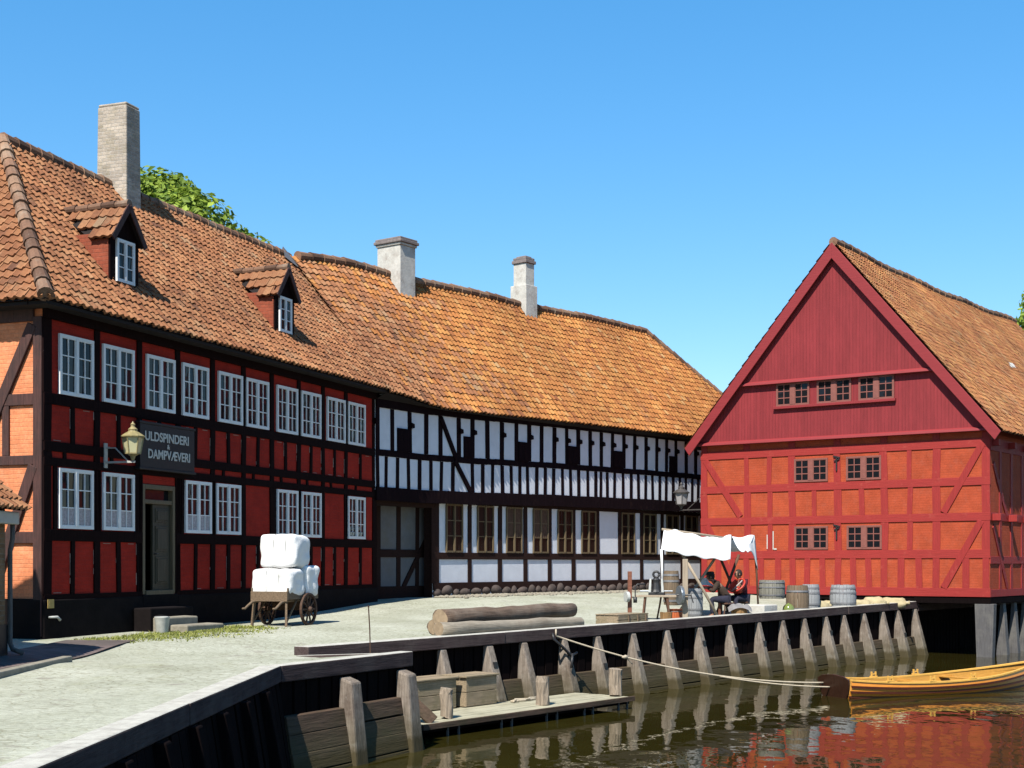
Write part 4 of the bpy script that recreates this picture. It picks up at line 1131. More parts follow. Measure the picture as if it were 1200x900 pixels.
def crate(s0, s1, d0, d1, h, label, boards=2):
    p = ql(s0, d1, .255)
    t_ = thing('wooden_crate', label, 'crate', tuple(p), RQ, 'crates on the landing stage')
    L, W = s1 - s0, d1 - d0
    sd_ = MB(); hb_ = (h - .04) / boards
    for r in range(boards):
        z0, z1 = .01 + r * hb_, .01 + (r + 1) * hb_ - .012
        sd_.box(0, L, 0, .03, z0, z1); sd_.box(0, L, W - .03, W, z0, z1)
        sd_.box(.002, .03, .03, W - .03, z0, z1); sd_.box(L - .03, L - .002, .03, W - .03, z0, z1)
    sd_.build('side_boards', M['crate'], t_, bevel=.006)
    li = MB()
    for r in range(3): li.box(-.05 + R.uniform(-.02, .02), L + .05, -.04 + r * (W + .08) / 3, -.04 + (r + 1) * (W + .08) / 3 - .012, h - .035, h + R.uniform(-.004, .006))
    li.build('lid', M['crate'], t_, bevel=.006)
    return t_
crate(3.02, 3.95, .30, .84, .60, 'square old wooden crate with mossy boards, right of the pair on the landing stage')
crate(1.72, 2.84, .22, .74, .60, 'long low wooden crate against the quay, left of the mossy one')
sc_m = MB(); base = ql(4.25, .95, .26)
for i in range(3):
    pts = [base + Vector((.25 * QX * q * .5 + .07 * math.sin(q * 1.7 + i), .25 * QY * q * .5 + .05 * math.cos(q * 2.1 + i * 2), .02 + .02 * (i % 2))) for q in range(8)]
    sc_m.tube(pts, .022, 6)
tag(sc_m.build('rope_heap', M['rope'], sm=True), 'small heap of pale rope lying beside the mossy crate', 'rope')
b = MB(); b.bar(ql(.30, 1.25, 1.05), ql(.75, 1.98, .27), .24, .05, (QY, -QX, 0)); tag(b.build('leaning_plank', M['plank'], bevel=.01), 'dark weathered plank leaning down from the near quay to the landing', 'plank')
b = MB(); p = at(434, 768, 22.6); b.tube([(p.x, p.y, zr(-1.44)), (p.x - .01, p.y, zr(-1.05)), (p.x - .03, p.y, zr(-.70))], .011, 6); b.tube([(p.x - .03, p.y, zr(-.70)), (p.x - .03, p.y, zr(-.68))], .016, 6)
tag(b.build('thin_stake', M['cart_dark']), 'thin upright stake standing on the near quay beam', 'stake')

# ------------------------------------------------------------------ rowing boat and its mooring rope
BA = math.radians(63); bs = Vector((7.25, 31.55))
boat = thing('rowing_boat', 'yellow varnished clinker rowing boat moored by its dark stern board', 'rowing boat', (bs.x, bs.y, 0), PI / 2 - BA)
LBt = 6.4
def bw(x): return max(.015, (.50 + .30 * math.sin(PI * min(1, (x / LBt) * .95 + .03))) * (1 if x < LBt * .55 else math.cos((x / LBt - .55) / .45 * PI / 2) ** .7))
def bz(x): t_ = x / LBt; return .305 + .11 * (1 - t_ / .35) ** 2 * (t_ < .35) + .34 * max(0, (t_ - .35) / .65) ** 2
NS = 7
def prof(x, k, inner=0.0):                          # k 0..1 from keel to gunwale
    a = k * PI / 2
    y = bw(x) * math.sin(a) ** .75 * (1 - inner)
    z = -.22 + (bz(x) + .22) * (1 - math.cos(a)) ** .85 + inner * .06
    return y, z
hu = MB(); sm2 = MB(); nx = 44
for sgn in (-1, 1):
    for k in range(NS):
        k0, k1 = k / NS, (k + 1) / NS
        ring = []
        for i in range(nx + 1):
            x = LBt * i / nx
            (y0, z0), (y1, z1) = prof(x, k0), prof(x, k1)
            off = .026 if k else 0
            ring.append((Vector((x, sgn * (y0 + off), z0 - .012)), Vector((x, sgn * y1, z1)), Vector((x, sgn * max(0, y0 - .01), z0 + .004))))
        for i in range(nx):
            a, c = ring[i], ring[i + 1]
            hu.add([a[0], c[0], c[1], a[1]], [(0, 1, 2, 3)], 0)
            hu.add([a[0], c[0], c[2], a[2]], [(0, 1, 2, 3)], 1)
        if k:
            for i in range(nx):
                a, c = ring[i], ring[i + 1]
                dn = Vector((0, 0, -.034)); o_ = Vector((0, sgn * .004, 0))
                sm2.add([a[0] + o_ + Vector((0, 0, .016)), c[0] + o_ + Vector((0, 0, .016)), c[0] + dn, a[0] + dn], [(0, 1, 2, 3)])
        if sgn == 1 and k == 0: pass
inn = MB()
for sgn in (-1, 1):
    inn.grid(lambda u, v: (LBt * u * .985 + .04, sgn * prof(LBt * u * .985, .25 + .74 * v, .05)[0], prof(LBt * u * .985, .25 + .74 * v, .05)[1] - .005), 40, 6)
hull = hu.build('hull', [M['boat'], M['boat_seam']], boat, sm=False)
sm2.build('strake_seam', M['boat_seam'], hull)
inn.build('lining', M['boat_in'], boat, sm=True)
fo = MB(); fo.grid(lambda u, v: (.1 + (LBt - 1.2) * u, (v - .5) * 2 * bw(.1 + (LBt - 1.2) * u) * .62, -.02), 30, 4); fo.build('floorboards', M['boat_in'], boat)
gw = MB()
for sgn in (-1, 1):
    for i in range(nx):
        x0, x1 = LBt * i / nx, LBt * (i + 1) / nx
        y0, y1 = bw(x0), bw(x1)
        gw.hexa([(x0, sgn * (y0 - .045), bz(x0) - .025), (x1, sgn * (y1 - .045), bz(x1) - .025), (x1, sgn * (y1 + .028), bz(x1) - .025), (x0, sgn * (y0 + .028), bz(x0) - .025),
                 (x0, sgn * (y0 - .045), bz(x0) + .02), (x1, sgn * (y1 - .045), bz(x1) + .02), (x1, sgn * (y1 + .028), bz(x1) + .02), (x0, sgn * (y0 + .028), bz(x0) + .02)])
gw.build('gunwale', M['gun'], boat, bevel=.006)
tr = MB(); out = [prof(0, k / 8) for k in range(9)]
poly = [(-y, z) for y, z in out[::-1]] + [(y, z) for y, z in out[1:]] + [(.36, bz(0) + .07), (0, bz(0) + .10), (-.36, bz(0) + .07)]
tr.prism(poly, lambda a, b_, t_: Vector((t_ - .12 * max(0, b_), a, b_)), -.035, .012); tr.build('transom', M['boat_dark'], boat, bevel=.008)
tw0 = MB(); 
for x in (1.25, 2.6, 3.9):
    y = bw(x) * .94
    b = MB(); b.box(-.13, .13, -y, y, bz(x) - .10, bz(x) - .065)
    for sgn in (-1, 1): b.bar((0, sgn * (y - .03), bz(x) - .09), (.0, sgn * (y - .34), bz(x) - .05), .06, .05)
    b.build('thwart', M['boat_in'], boat, (x, 0, 0), bevel=.006)
for x, sgn in ((1.0, -1), (2.15, -1), (1.75, 1), (3.35, -1), (3.1, 1)):
    b = MB(); z = bz(x) + .018
    b.box(-.10, .10, -.03, .03, z, z + .03); b.box(-.075, -.045, -.02, .02, z + .03, z + .13); b.box(.045, .075, -.02, .02, z + .03, z + .13); b.box(-.045, .045, -.015, .015, z + .06, z + .085)
    b.build('rowlock', M['gun'], boat, (x, sgn * bw(x), 0), bevel=.004)
rp = MB(); pa = ql(q_s(644), .17, zr(-1.56)); tw_ = Vector((math.sin(BA), math.cos(BA), 0)); lf = Vector((-math.cos(BA), math.sin(BA), 0))
pb = Vector((bs.x, bs.y, .30)) - tw_ * .07 + lf * .34
def rope_pts(a, b, sag, n=40): return [a.lerp(b, i / n) - Vector((0, 0, sag * 4 * (i / n) * (1 - i / n))) for i in range(n + 1)]
P_ = rope_pts(pa, pb, .26)
rp.tube([pa + Vector((0, 0, .14)), pa + Vector((.0, -.03, .05))] + P_, .019, 7)
kn = P_[10]
rp.tube([kn - Vector((.07, .08, 0)), kn, kn + Vector((.07, .08, 0))], [.02, .05, .02], 8)
rp.tube(rope_pts(P_[24] + Vector((0, 0, -.01)), pb + Vector((.0, -.0, -.08)) - lf * .22, .05), .017, 7)
rp.tube(rope_pts(kn, kn + Vector((.16, .1, -.16)), .0, 5), .012, 6)
tag(rp.build('mooring_rope', M['rope'], sm=True), 'long sagging pale rope with a knot, tied from the quay to the boat', 'rope')
b = MB(); a0 = ql(q_s(640), .17, zr(-1.50)); b.tube([a0, a0 + Vector((.02, -.05, -.12)), ql(q_s(648), .26, zr(-1.80)), ql(q_s(654), .34, zr(-2.0)), ql(q_s(661), .34, zr(-1.94))], .03, 6)
b.tube([ql(q_s(655), .36, zr(-1.95)), ql(q_s(652), .40, zr(-2.25))], .03, 6)
tag(b.build('iron_chain', M['iron'], sm=True), 'short black chain hanging down the quay wall above the landing', 'chain')

# ------------------------------------------------------------------ logs on the quay
def log(a, b, ra, rb, m, label, seed):
    rr = random.Random(seed); a, b = Vector(a), Vector(b); n = 10
    pts = [a.lerp(b, i / n) + Vector((0, rr.uniform(-.015, .015), rr.uniform(-.015, .015))) for i in range(n + 1)]
    t_ = MB(); d = (b - a).normalized()
    t_.tube([pts[0] - d * .004] + pts + [pts[-1] + d * .004], [ra * .92] + [ra + (rb - ra) * i / n for i in range(n + 1)] + [rb * .92], 14, 0, True, wob=.07)
    rz = math.atan2(d.y, d.x); o = (a + b) / 2
    t_.v = [Matrix.Rotation(-rz, 3, 'Z') @ (v - o) for v in t_.v]
    lo_ = t_.build('log', M[m], None, tuple(o), rz, sm=True)
    for p in lo_.data.polygons:
        if len(p.vertices) > 4: p.use_smooth = False
    lo_.data.materials.append(M['log_end'])
    for p in lo_.data.polygons:
        if len(p.vertices) > 4: p.material_index = 1
    tag(lo_, label, 'log', 'logs piled behind the quay beam')
log(at(516, 725.5, 28.4), at(670, 714.5, 32.6), .20, .165, 'log', 'thick brown barked log on top of the log pile', 1)
log(at(514, 738, 27.75), at(680, 728.5, 31.7), .145, .115, 'log_pale', 'slim pale peeled log in front at the bottom of the log pile', 2)
log(at(508, 735, 28.8), at(660, 722, 33.4), .16, .15, 'log', 'brown log at the bottom behind, mostly hidden by the thick log', 3)

# ------------------------------------------------------------------ steps, bucket, sign, lanterns at the mill
def millw(x, y, z): return Vector((A0.x + math.sin(TA) * x - math.cos(TA) * y, A0.y + math.cos(TA) * x + math.sin(TA) * y, EYE + z))
RM = PI / 2 - TA
def block(x0, x1, y0, y1, z0, z1, label, name='stone_step', mat='step'):
    p = millw(x0, y0, z0); b = MB(); L, W, H = x1 - x0, y1 - y0, z1 - z0
    n = 6; j = lambda: R.uniform(-.012, .012)
    for i in range(1): b.hexa([(j(), j(), 0), (L + j(), j(), 0), (L + j(), W, 0), (j(), W, 0), (j(), j(), H), (L + j(), j(), H + j()), (L + j(), W, H), (j(), W, H + j())])
    return tag(b.build(name, M[mat], None, tuple(p), RM, bevel=.03), label, 'step', 'stone steps at the mill door')
block(2.75, 4.35, -.50, -.065, -1.75, -.93, 'dark stone step in shade right below the olive door', mat='plinth')  # near-black plinth colour paints in the shade on this step
block(2.80, 3.95, -.86, -.51, -1.7, -1.12, 'pale stone slab, middle step before the olive door')
block(2.85, 4.25, -1.32, -.90, -1.7, -1.28, 'lowest pale stone slab in the sun before the olive door')
p = gpt(190, 28.7); b = MB(); b.lathe([(.115, 0), (.12, .01), (.152, .32), (.16, .335), (.155, .34), (.14, .33), (.11, .03)], 20)
bk = tag(b.build('bucket', M['galv'], None, tuple(p), sm=True), 'small pale bucket standing left of the stone steps', 'bucket')
h = MB(); h.tube([(.152 * math.cos(a), .152 * math.sin(a) * .25 - .13 * math.sin(a) , .33 + .04 * math.sin(a)) for a in [PI * i / 10 for i in range(11)]], .006, 6); h.build('handle', M['iron'], bk)

sx0, sx1 = sA(157), sA(221)
sg = thing('shop_sign', 'black painted sign board with two lines of white capitals above the olive door', 'sign', tuple(millw(sx0, -.115, 2.02)), RM)
b = MB(); SW, SH = sx1 - sx0, .92
b.box(0, SW, -.04, .07, 0, SH); b.box(-.04, SW + .04, -.06, .07, -.05, .0); b.box(-.03, SW + .03, -.055, .07, SH, SH + .05)
b.build('board', M['sign'], sg, bevel=.008)
def text_mesh(txt, wdt, hgt, parent, loc, name='lettering'):
    cu_ = bpy.data.curves.new(name, 'FONT'); cu_.body = txt; cu_.align_x = 'CENTER'; cu_.extrude = .004; cu_.offset = .022
    tmp = bpy.data.objects.new(name, cu_); COL.objects.link(tmp)
    dg = bpy.context.evaluated_depsgraph_get()
    me = bpy.data.meshes.new_from_object(tmp.evaluated_get(dg))
    bpy.data.objects.remove(tmp)
    xs = [v.co.x for v in me.vertices]; ys = [v.co.y for v in me.vertices]
    kx, ky = wdt / (max(xs) - min(xs)), hgt / (max(ys) - min(ys))
    cxm, y0 = (max(xs) + min(xs)) / 2, min(ys)
    for v in me.vertices: v.co = ((v.co.x - cxm) * kx, -v.co.z, (v.co.y - y0) * ky)
    me.materials.clear(); me.materials.append(M['letters'])
    return link(name, me, parent, loc)
text_mesh('ULDSPINDERI', SW * .80, .20, sg, (SW * .48, -.047, .57))
text_mesh('&', .10, .10, sg, (SW * .50, -.047, .435))
text_mesh('DAMPVÆVERI', SW * .77, .20, sg, (SW * .52, -.047, .20))
b = MB(); b.box(-.09, .09, -.012, .0, 0, .17); b.box(-.05, .05, -.016, -.012, .04, .065); b.box(-.05, .05, -.016, -.012, .10, .125)
ys = tag(b.build('wall_plate', [M['yellow']], None, tuple(millw(.12, -.072, -.86)), RM), 'small square yellow plate on the dark foot of the mill corner', 'sign')
lpb = MB(); lpb.tube([(-.02, 0, -.10), (.16, -.06, -.10), (.24, -.06, -.16)], [.02, .026, .03], 8); 
tag(lpb.build('water_tap', M['galv'], None, tuple(millw(.06, -.09, -.93)), RM, sm=True), 'small pale tap low on the mill corner under the yellow plate', 'tap')

def lantern(root, k, gm, fm, cap=True):
    fr_ = MB(); s = k; ph = PI / 4 + .35
    fr_.lathe([(.05 * s, -.03 * s), (.20 * s, -.02 * s), (.20 * s, .01 * s)], 6, None, 0, ph)
    for q in range(6):
        a = 2 * PI * q / 6 + ph
        fr_.bar((.195 * s * math.cos(a), .195 * s * math.sin(a), 0), (.265 * s * math.cos(a), .265 * s * math.sin(a), .40 * s), .022 * s, .022 * s)
    fr_.lathe([(.275 * s, .39 * s), (.275 * s, .42 * s), (.20 * s, .42 * s)], 6, None, 0, ph)
    fr_.build('frame', fm, root)
    gl = MB(); gl.lathe([(.185 * s, .01 * s), (.252 * s, .40 * s)], 6, None, 0, ph); gl.build('glass', gm, root)
    c = MB(); c.lathe([(.30 * s, .40 * s), (.305 * s, .425 * s), (.20 * s, .50 * s), (.12 * s, .545 * s), (.11 * s, .56 * s), (.12 * s, .60 * s), (.10 * s, .62 * s), (.055 * s, .66 * s), (.05 * s, .70 * s), (.065 * s, .72 * s), (.03 * s, .76 * s), (.008 * s, .80 * s)], 12)
    c.build('cap', fm, root)
    f2 = MB(); f2.lathe([(.03 * s, -.18 * s), (.05 * s, -.14 * s), (.07 * s, -.07 * s), (.16 * s, -.02 * s)], 10); f2.build('base', fm, root)
xl = sA(121.5); pl_ = millw(xl, -.70, 2.21)
l1 = thing('wall_lantern', 'brass coloured lantern with pale glass on a bracket beside the black sign', 'lantern', tuple(pl_), RM, 'street lanterns on wall brackets')
lantern(l1, .80, M['lamp_glass'], M['lantern'])
b = MB(); b.bar((0, .70 - .04, -.17), (0, -.05, -.17), .035, .04); b.bar((0, .10, -.17), (0, .42, .12), .022, .022); b.bar((0, .42, .12), (0, .66, .12), .022, .022); b.box(-.05, .05, .64, .665, -.28, .22)
b.build('bracket', M['grey_paint'], l1)
def warew(x, y, z): return Vector((C0.x + math.sin(TC) * x + math.sin(CAZ) * y, C0.y + math.cos(TC) * x + math.cos(CAZ) * y, EYE + z))
l2 = thing('wall_lantern', 'dark iron lantern on a bracket at the left corner of the red warehouse', 'lantern', tuple(warew(-.92, .15, 2.16)), PI / 2 - TC, 'street lanterns on wall brackets')
lantern(l2, 1.02, M['lamp_glass_b'], M['lantern_dark'])
b = MB(); b.bar((-.05, 0, -.21), (.94, 0, -.21), .04, .04); b.bar((.25, 0, -.20), (.9, 0, .32), .022, .022); b.box(.90, .935, -.06, .06, -.55, .45)
b.build('bracket', M['lantern_dark'], l2)

# ------------------------------------------------------------------ hand cart and bales
CA = math.radians(20); wp_ = gpt(361, 31.9)
ux_, uy_ = Vector((math.sin(CA), math.cos(CA))), Vector((-math.cos(CA), math.sin(CA)))
co = Vector((wp_.x, wp_.y)) - ux_ * 1.05 + uy_ * .52
gz0 = ground_z(co.x, co.y)
RCt = PI / 2 - CA
cart = thing('hand_cart', 'wooden two wheeled hand cart with curved handles loaded with white bales', 'hand cart', (co.x, co.y, gz0), RCt)
b = MB(); b.box(.22, 1.62, -.44, .44, .60, .64); b.build('bed', M['cart'], cart, bevel=.008)
for x0_, zz0, zz1 in ((.19, .56, .78), (1.62, .60, .80)):
    b = MB(); b.box(x0_, x0_ + .03, -.46, .46, zz0, zz1); b.build('end_board', M['cart'], cart, bevel=.006)
for sgn in (-1, 1):
    b = MB(); b.box(.22, 1.62, sgn * .45 - .015, sgn * .45 + .015, .60, .86); b.build('side_board', M['cart'], cart, bevel=.006)
    b = MB(); b.tube([(1.2, sgn * .36, .58), (.4, sgn * .36, .57), (.10, sgn * .37, .545), (-.06, sgn * .38, .47), (-.18, sgn * .38, .41), (-.28, sgn * .38, .41)], [.03, .03, .03, .028, .026, .024], 8); b.build('handle', M['cart'], cart, sm=True)
    b = MB(); b.bar((.26, sgn * .40, .60), (.20, sgn * .43, .0), .05, .05); b.bar((.75, sgn * .40, .58), (.22, sgn * .42, .08), .032, .032); b.build('leg', M['cart'], cart)
    w_ = MB(); rw = .37; yc = sgn * .53
    for k_ in range(24):
        a0, a1 = 2 * PI * k_ / 24, 2 * PI * (k_ + 1) / 24
        P4_ = lambda a, r_, y_: (1.05 + r_ * math.cos(a), y_, .37 + r_ * math.sin(a))
        w_.hexa([P4_(a0, rw - .05, yc - .028), P4_(a1, rw - .05, yc - .028), P4_(a1, rw - .05, yc + .028), P4_(a0, rw - .05, yc + .028), P4_(a0, rw, yc - .028), P4_(a1, rw, yc - .028), P4_(a1, rw, yc + .028), P4_(a0, rw, yc + .028)])
    wl_ = w_.build('wheel', M['cart_dark'], cart)
    s_ = MB()
    for k_ in range(10):
        a = 2 * PI * k_ / 10; s_.bar(P4_(a, .04, yc), P4_(a, rw - .045, yc), .028, .036)
    s_.build('spokes', M['cart_dark'], wl_)
    s_ = MB(); s_.tube([(1.05, yc - .10, .37), (1.05, yc - .05, .37), (1.05, yc + .05, .37), (1.05, yc + .10, .37)], [.045, .065, .065, .045], 12); s_.build('hub', M['cart_dark'], wl_)
b = MB(); b.bar((1.05, -.5, .37), (1.05, .5, .37), .06, .06); b.box(.98, 1.12, -.36, .36, .40, .60); b.build('axle', M['cart_dark'], cart)
def bale(x, y, z, L, W, H, tilt, label, yaw=0.0, seed=1):
    c = co + ux_ * x + uy_ * y; rr = random.Random(seed)
    me = MB(); 
    bm = bmesh.new(); bmesh.ops.create_cube(bm, size=1.0); bmesh.ops.subdivide_edges(bm, edges=bm.edges, cuts=9, use_grid_fill=True)
    for v in bm.verts:
        q = v.co * 2
        rad = (abs(q.x) ** 9 + abs(q.y) ** 9 + abs(q.z) ** 9) ** (1 / 9)
        q = q / rad
        belts = .0
        n_ = noise.noise(Vector((q.x * 1.7 + seed, q.y * 1.7, q.z * 1.7))) * .09 + noise.noise(Vector((q.x * 4 + seed, q.y * 4, q.z * 4))) * .045
        for bx in (-.45, .2): belts -= .035 * math.exp(-((q.y - bx) / .07) ** 2)
        q *= 1 + n_ + belts
        v.co = Vector((q.x * L / 2, q.y * W / 2, q.z * H / 2 + H / 2))
    m = bpy.data.meshes.new('bale'); bm.to_mesh(m); bm.free(); m.materials.append(M['bale'])
    m.polygons.foreach_set('use_smooth', [True] * len(m.polygons))
    o = link('cloth_bale', m, None, (c.x, c.y, gz0 + z), RCt + yaw, subs=1); o.rotation_euler = (0, tilt, RCt + yaw)
    tag(o, label, 'bale', 'white bales on the hand cart')
    tw2 = MB()
    for bx in (-.45, .2):
        tw2.tube([(L / 2 * 1.0 * math.copysign(abs(math.cos(a)) ** .30, math.cos(a)), bx * W / 2, H / 2 + H / 2 * math.copysign(abs(math.sin(a)) ** .30, math.sin(a))) for a in [2 * PI * i / 40 for i in range(41)]], .006, 5, caps=False)
    tw2.build('twine', M['twine'], o)
bale(.62, 0, .645, .76, .98, .64, 0, 'white bale at the front bottom of the hand cart load', 0, 2)
bale(1.34, -.02, .645, .66, .96, .72, 0, 'white bale at the back bottom of the load, half hidden over the wheel', 0, 5)
bale(.92, .0, 1.295, .84, .90, .76, .05, 'tall white bale on top of the hand cart load', .06, 9)

# ------------------------------------------------------------------ small brick shed at the left edge, kerb
shd = thing('brick_shed', 'low brown brick shed with tiled roof and drainpipe at the left edge', 'shed', (-8.12, 22.55, EYE))
b = MB(); b.box(-5, 0, -12, -11.75, -1.7, 1.0); b.box(-5, 0, -.25, 0, -1.7, 1.0); b.box(-.25, 0, -11.75, -.25, -1.7, 1.0); b.box(-5, -4.75, -11.75, -.25, -1.7, 1.0)
b.prism([(-5, 1.0), (0, 1.0), (-2.5, 3.2)], lambda a, z_, t_: Vector((a, t_, z_)), -.25, 0); b.prism([(-5, 1.0), (0, 1.0), (-2.5, 3.2)], lambda a, z_, t_: Vector((a, t_, z_)), -12, -11.75)
b.build('wall', M['d_wall'], shd)
b = MB(); b.box(.0, .03, -12, .03, -1.8, -.98); b.box(-5, .03, .0, .03, -1.8, -.98); b.build('plinth', M['sign'], shd)
r = MB(); LsD = math.hypot(2.8, 2.42); 
def PDr(u, v, h): return Vector((.30 - v * 2.8 / LsD + h * 2.42 / LsD, .18 - u, .86 + v * 2.42 / LsD + h * 2.8 / LsD))
def PDl(u, v, h): return Vector((-5.30 + v * 2.8 / LsD - h * 2.42 / LsD, .18 - u, .86 + v * 2.42 / LsD + h * 2.8 / LsD))
pantile(r, PDr, 12.2, LsD, lambda u, v: True, seed=51); pantile(r, PDl, 12.2, LsD, lambda u, v: True, seed=52)
for P_ in (PDr, PDl): r.add([P_(0, 0, -.03), P_(12.4, 0, -.03), P_(12.4, LsD, -.03), P_(0, LsD, -.03)], [(0, 1, 2, 3)], 1)
rf_ = r.build('roof', [M['tile_a'], M['roof_under']], shd, tone=True, fixn=False)
r = MB(); cap_tiles(r, [PDr(0, LsD, .04), PDr(12.3, LsD, .04)]); r.build('ridge_tiles', M['ridge'], rf_, tone=True)
b = MB(); b.box(-3.32, -2.64, -.62, -.04, 2.4, 5.62); b.box(-3.37, -2.59, -.66, 0.0, 5.62, 5.72); b.lathe([(.16, 5.72), (.14, 5.85), (.17, 5.88), (.16, 5.98), (.08, 6.08), (.02, 6.10)], 14, Matrix.Translation((-2.98, -.33, 0))); b.build('chimney', M['d_wall'], shd)  # unseen stack and pot added to cast the shadow on the mill's end wall
b = MB(); b.box(.02, .20, -12, .10, .62, .82); b.build('gutter', M['grey_paint'], shd, bevel=.02)
b = MB(); b.tube([(.10, .06, .64), (.10, .06, .4), (.06, .06, .2), (.06, .06, -1.28), (.10, .06, -1.38), (.28, .0, -1.44)], .04, 10); b.build('drainpipe', M['stiltwood'], shd, sm=True)
b = MB(); a0, a1 = at(-30, 0, 17.2), at(79, 0, 21.6)
b.bar((a0.x, a0.y, ground_z(a0.x, a0.y) + .03), (a1.x, a1.y, ground_z(a1.x, a1.y) + .04), .16, .12)
structure(b.build('kerb', M['step'], bevel=.02))
# paved strip of small setts beside the shed, coloured dark to stand for its shade
pv = MB(); pv.grid(lambda u, v: (-8.3 + u * 1.32, 14 + v * 12.2, ground_z(-8.3 + u * 1.32, 14 + v * 12.2) + .004 + .03 * 0), 6, 20)
structure(pv.build('shed_pavement', m_brick('dark setts', (0.20, 0.15, 0.14), (0.12, 0.10, 0.09), .3, .8), None, (0, 0, .02)))
# ================================================================== STALL, GOODS AND PEOPLE ON THE QUAY
def barrel(px, Y, r, h, mat, label, z=None, hoops=(.12, .30, .70, .88), bulge=.13, name='barrel', group='barrels on the quay'):
    p = gpt(px, Y)
    if z is not None: p.z = z
    t_ = thing(name, label, 'barrel', tuple(p), R.uniform(0, 3), group)
    b = MB(); rad = lambda q: r * (1 - bulge * (2 * q - 1) ** 2)
    n = 22
    for k in range(n):                                   # staves
        a0, a1 = 2 * PI * k / n, 2 * PI * (k + 1) / n - .02; dr = R.uniform(-.006, .004); dz = R.uniform(-.006, .006)
        zs = [0, .15, .35, .5, .65, .85, 1]
        vs = []
        for q in zs:
            for a, rr in ((a0, rad(q) + dr), (a1, rad(q) + dr), (a1, rad(q) - .03), (a0, rad(q) - .03)):
                vs.append((rr * math.cos(a), rr * math.sin(a), q * h + (dz if q == 1 else 0)))
        fs = []
        for i in range(6):
            for c in range(4): fs.append((4 * i + c, 4 * i + (c + 1) % 4, 4 * i + 4 + (c + 1) % 4, 4 * i + 4 + c))
        fs += [(3, 2, 1, 0), (24, 25, 26, 27)]
        b.add(vs, fs)
    b.build('staves', M[mat], t_)
    hd = MB(); hd.lathe([(rad(.95) - .028, h * .93), (rad(.95) - .028, h * .955)], 24); hd.build('head', M[mat], t_)
    for q in hoops:
        hp = MB(); hp.lathe([(rad(q - .03) + .001, (q - .03) * h), (rad(q - .03) + .009, (q - .03) * h), (rad(q + .03) + .009, (q + .03) * h), (rad(q + .03) + .001, (q + .03) * h)], 28); hp.build('hoop', M['hoop'], t_, sm=False)
    return t_
barrel(988, 42.9, .40, .80, 'barrel_grey', 'pale grey barrel standing alone among the straw coloured sacks')
barrel(934.5, 40.6, .33, .84, 'barrel_brown', 'tall brown barrel without bright hoops, right of the olive tub', hoops=(.2, .8))
barrel(950, 41.7, .27, .84, 'barrel_grey', 'slim grey barrel half hidden behind the tall brown barrel')
zb_ = ground_z(12, 39.6) + .34
barrel(904.5, 39.7, .37, .52, 'barrel_olive', 'wide low olive grey tub on a pale stone block', z=zb_, hoops=(.2, .62, .88), bulge=.06)
barrel(814, 37.6, .22, .80, 'barrel_grey', 'bluish grey barrel under the white awning beside the thick post')
barrel(786.5, 42.4, .25, 1.02, 'barrel_brown', 'tall brown barrel behind the stall against the white house')
barrel(791, 36.55, .20, .30, 'orange', 'small orange tub on the ground under the workbench', bulge=.02, name='tub', group='small tubs by the workbench', hoops=(.2, .8))
barrel(780.5, 35.5, .15, .28, 'basket', 'little brown wicker basket just behind the quay beam', bulge=-.05, name='basket', group='small tubs by the workbench', hoops=())
p = gpt(893, 39.3); b = MB(); b.box(-.40, .40, -.28, .28, 0, .335); tag(b.build('stone_block', M['ch_white'], None, tuple(p), RQ, bevel=.03), 'pale squared stone block under the wide olive tub', 'stone block')
p = gpt(924, 39.75); b = MB(); b.lathe([(.02, 0), (.09, .02), (.155, .09), (.17, .17), (.15, .26), (.08, .33), (.03, .345), (.03, .36)], 18); tag(b.build('glass_float', M['green_glass'], None, tuple(p), 0, sm=True), 'round green glass float between the olive tub and brown barrel', 'glass float')

def sack(px, Y, L, W, H, rz, label, seed):
    p = gpt(px, Y); bm = bmesh.new(); bmesh.ops.create_uvsphere(bm, u_segments=20, v_segments=12, radius=1.0)
    for v in bm.verts:
        q = v.co.copy(); n_ = 1 + .22 * noise.noise(q * 1.6 + Vector((seed, 0, 0))) + .12 * noise.noise(q * 4 + Vector((0, seed, 0)))
        sx_ = math.copysign(abs(q.x) ** .7, q.x); sy_ = math.copysign(abs(q.y) ** .8, q.y); sz_ = math.copysign(abs(q.z) ** .8, q.z)
        v.co = Vector((sx_ * L / 2 * n_, sy_ * W / 2 * n_, max(-.0, sz_ * H / 2 * n_ + H / 2 - .02)))
    m = bpy.data.meshes.new('sack'); bm.to_mesh(m); bm.free(); m.materials.append(M['sack']); m.polygons.foreach_set('use_smooth', [True] * len(m.polygons))
    o = link('grain_sack', m, None, tuple(p), rz); tag(o, label, 'sack', 'straw coloured sacks on the quay')
    tie = MB(); e = Vector((L * .47, 0, H * .45)); tie.tube([e, e + Vector((.05, 0, .01)), e + Vector((.12, .01, .03))], [.09, .035, .07], 8); tie.build('tied_neck', M['sack'], o, sm=True)
sack(960, 42.0, .62, .45, .36, .4, 'plump straw coloured sack squeezed against the slim grey barrel', 1)
sack(970, 43.4, .55, .42, .30, 1.1, 'small sack lying left of the lone pale barrel', 3)
sack(1008, 43.9, .66, .46, .34, .2, 'sack directly right of the lone pale barrel', 5)
sack(1024, 44.5, .74, .5, .40, -.3, 'fattest sack in the middle of the row right of the pale barrel', 8)
sack(1046, 45.3, .95, .46, .36, -.64, 'long sack at the far end of the row beside the quay end', 12)

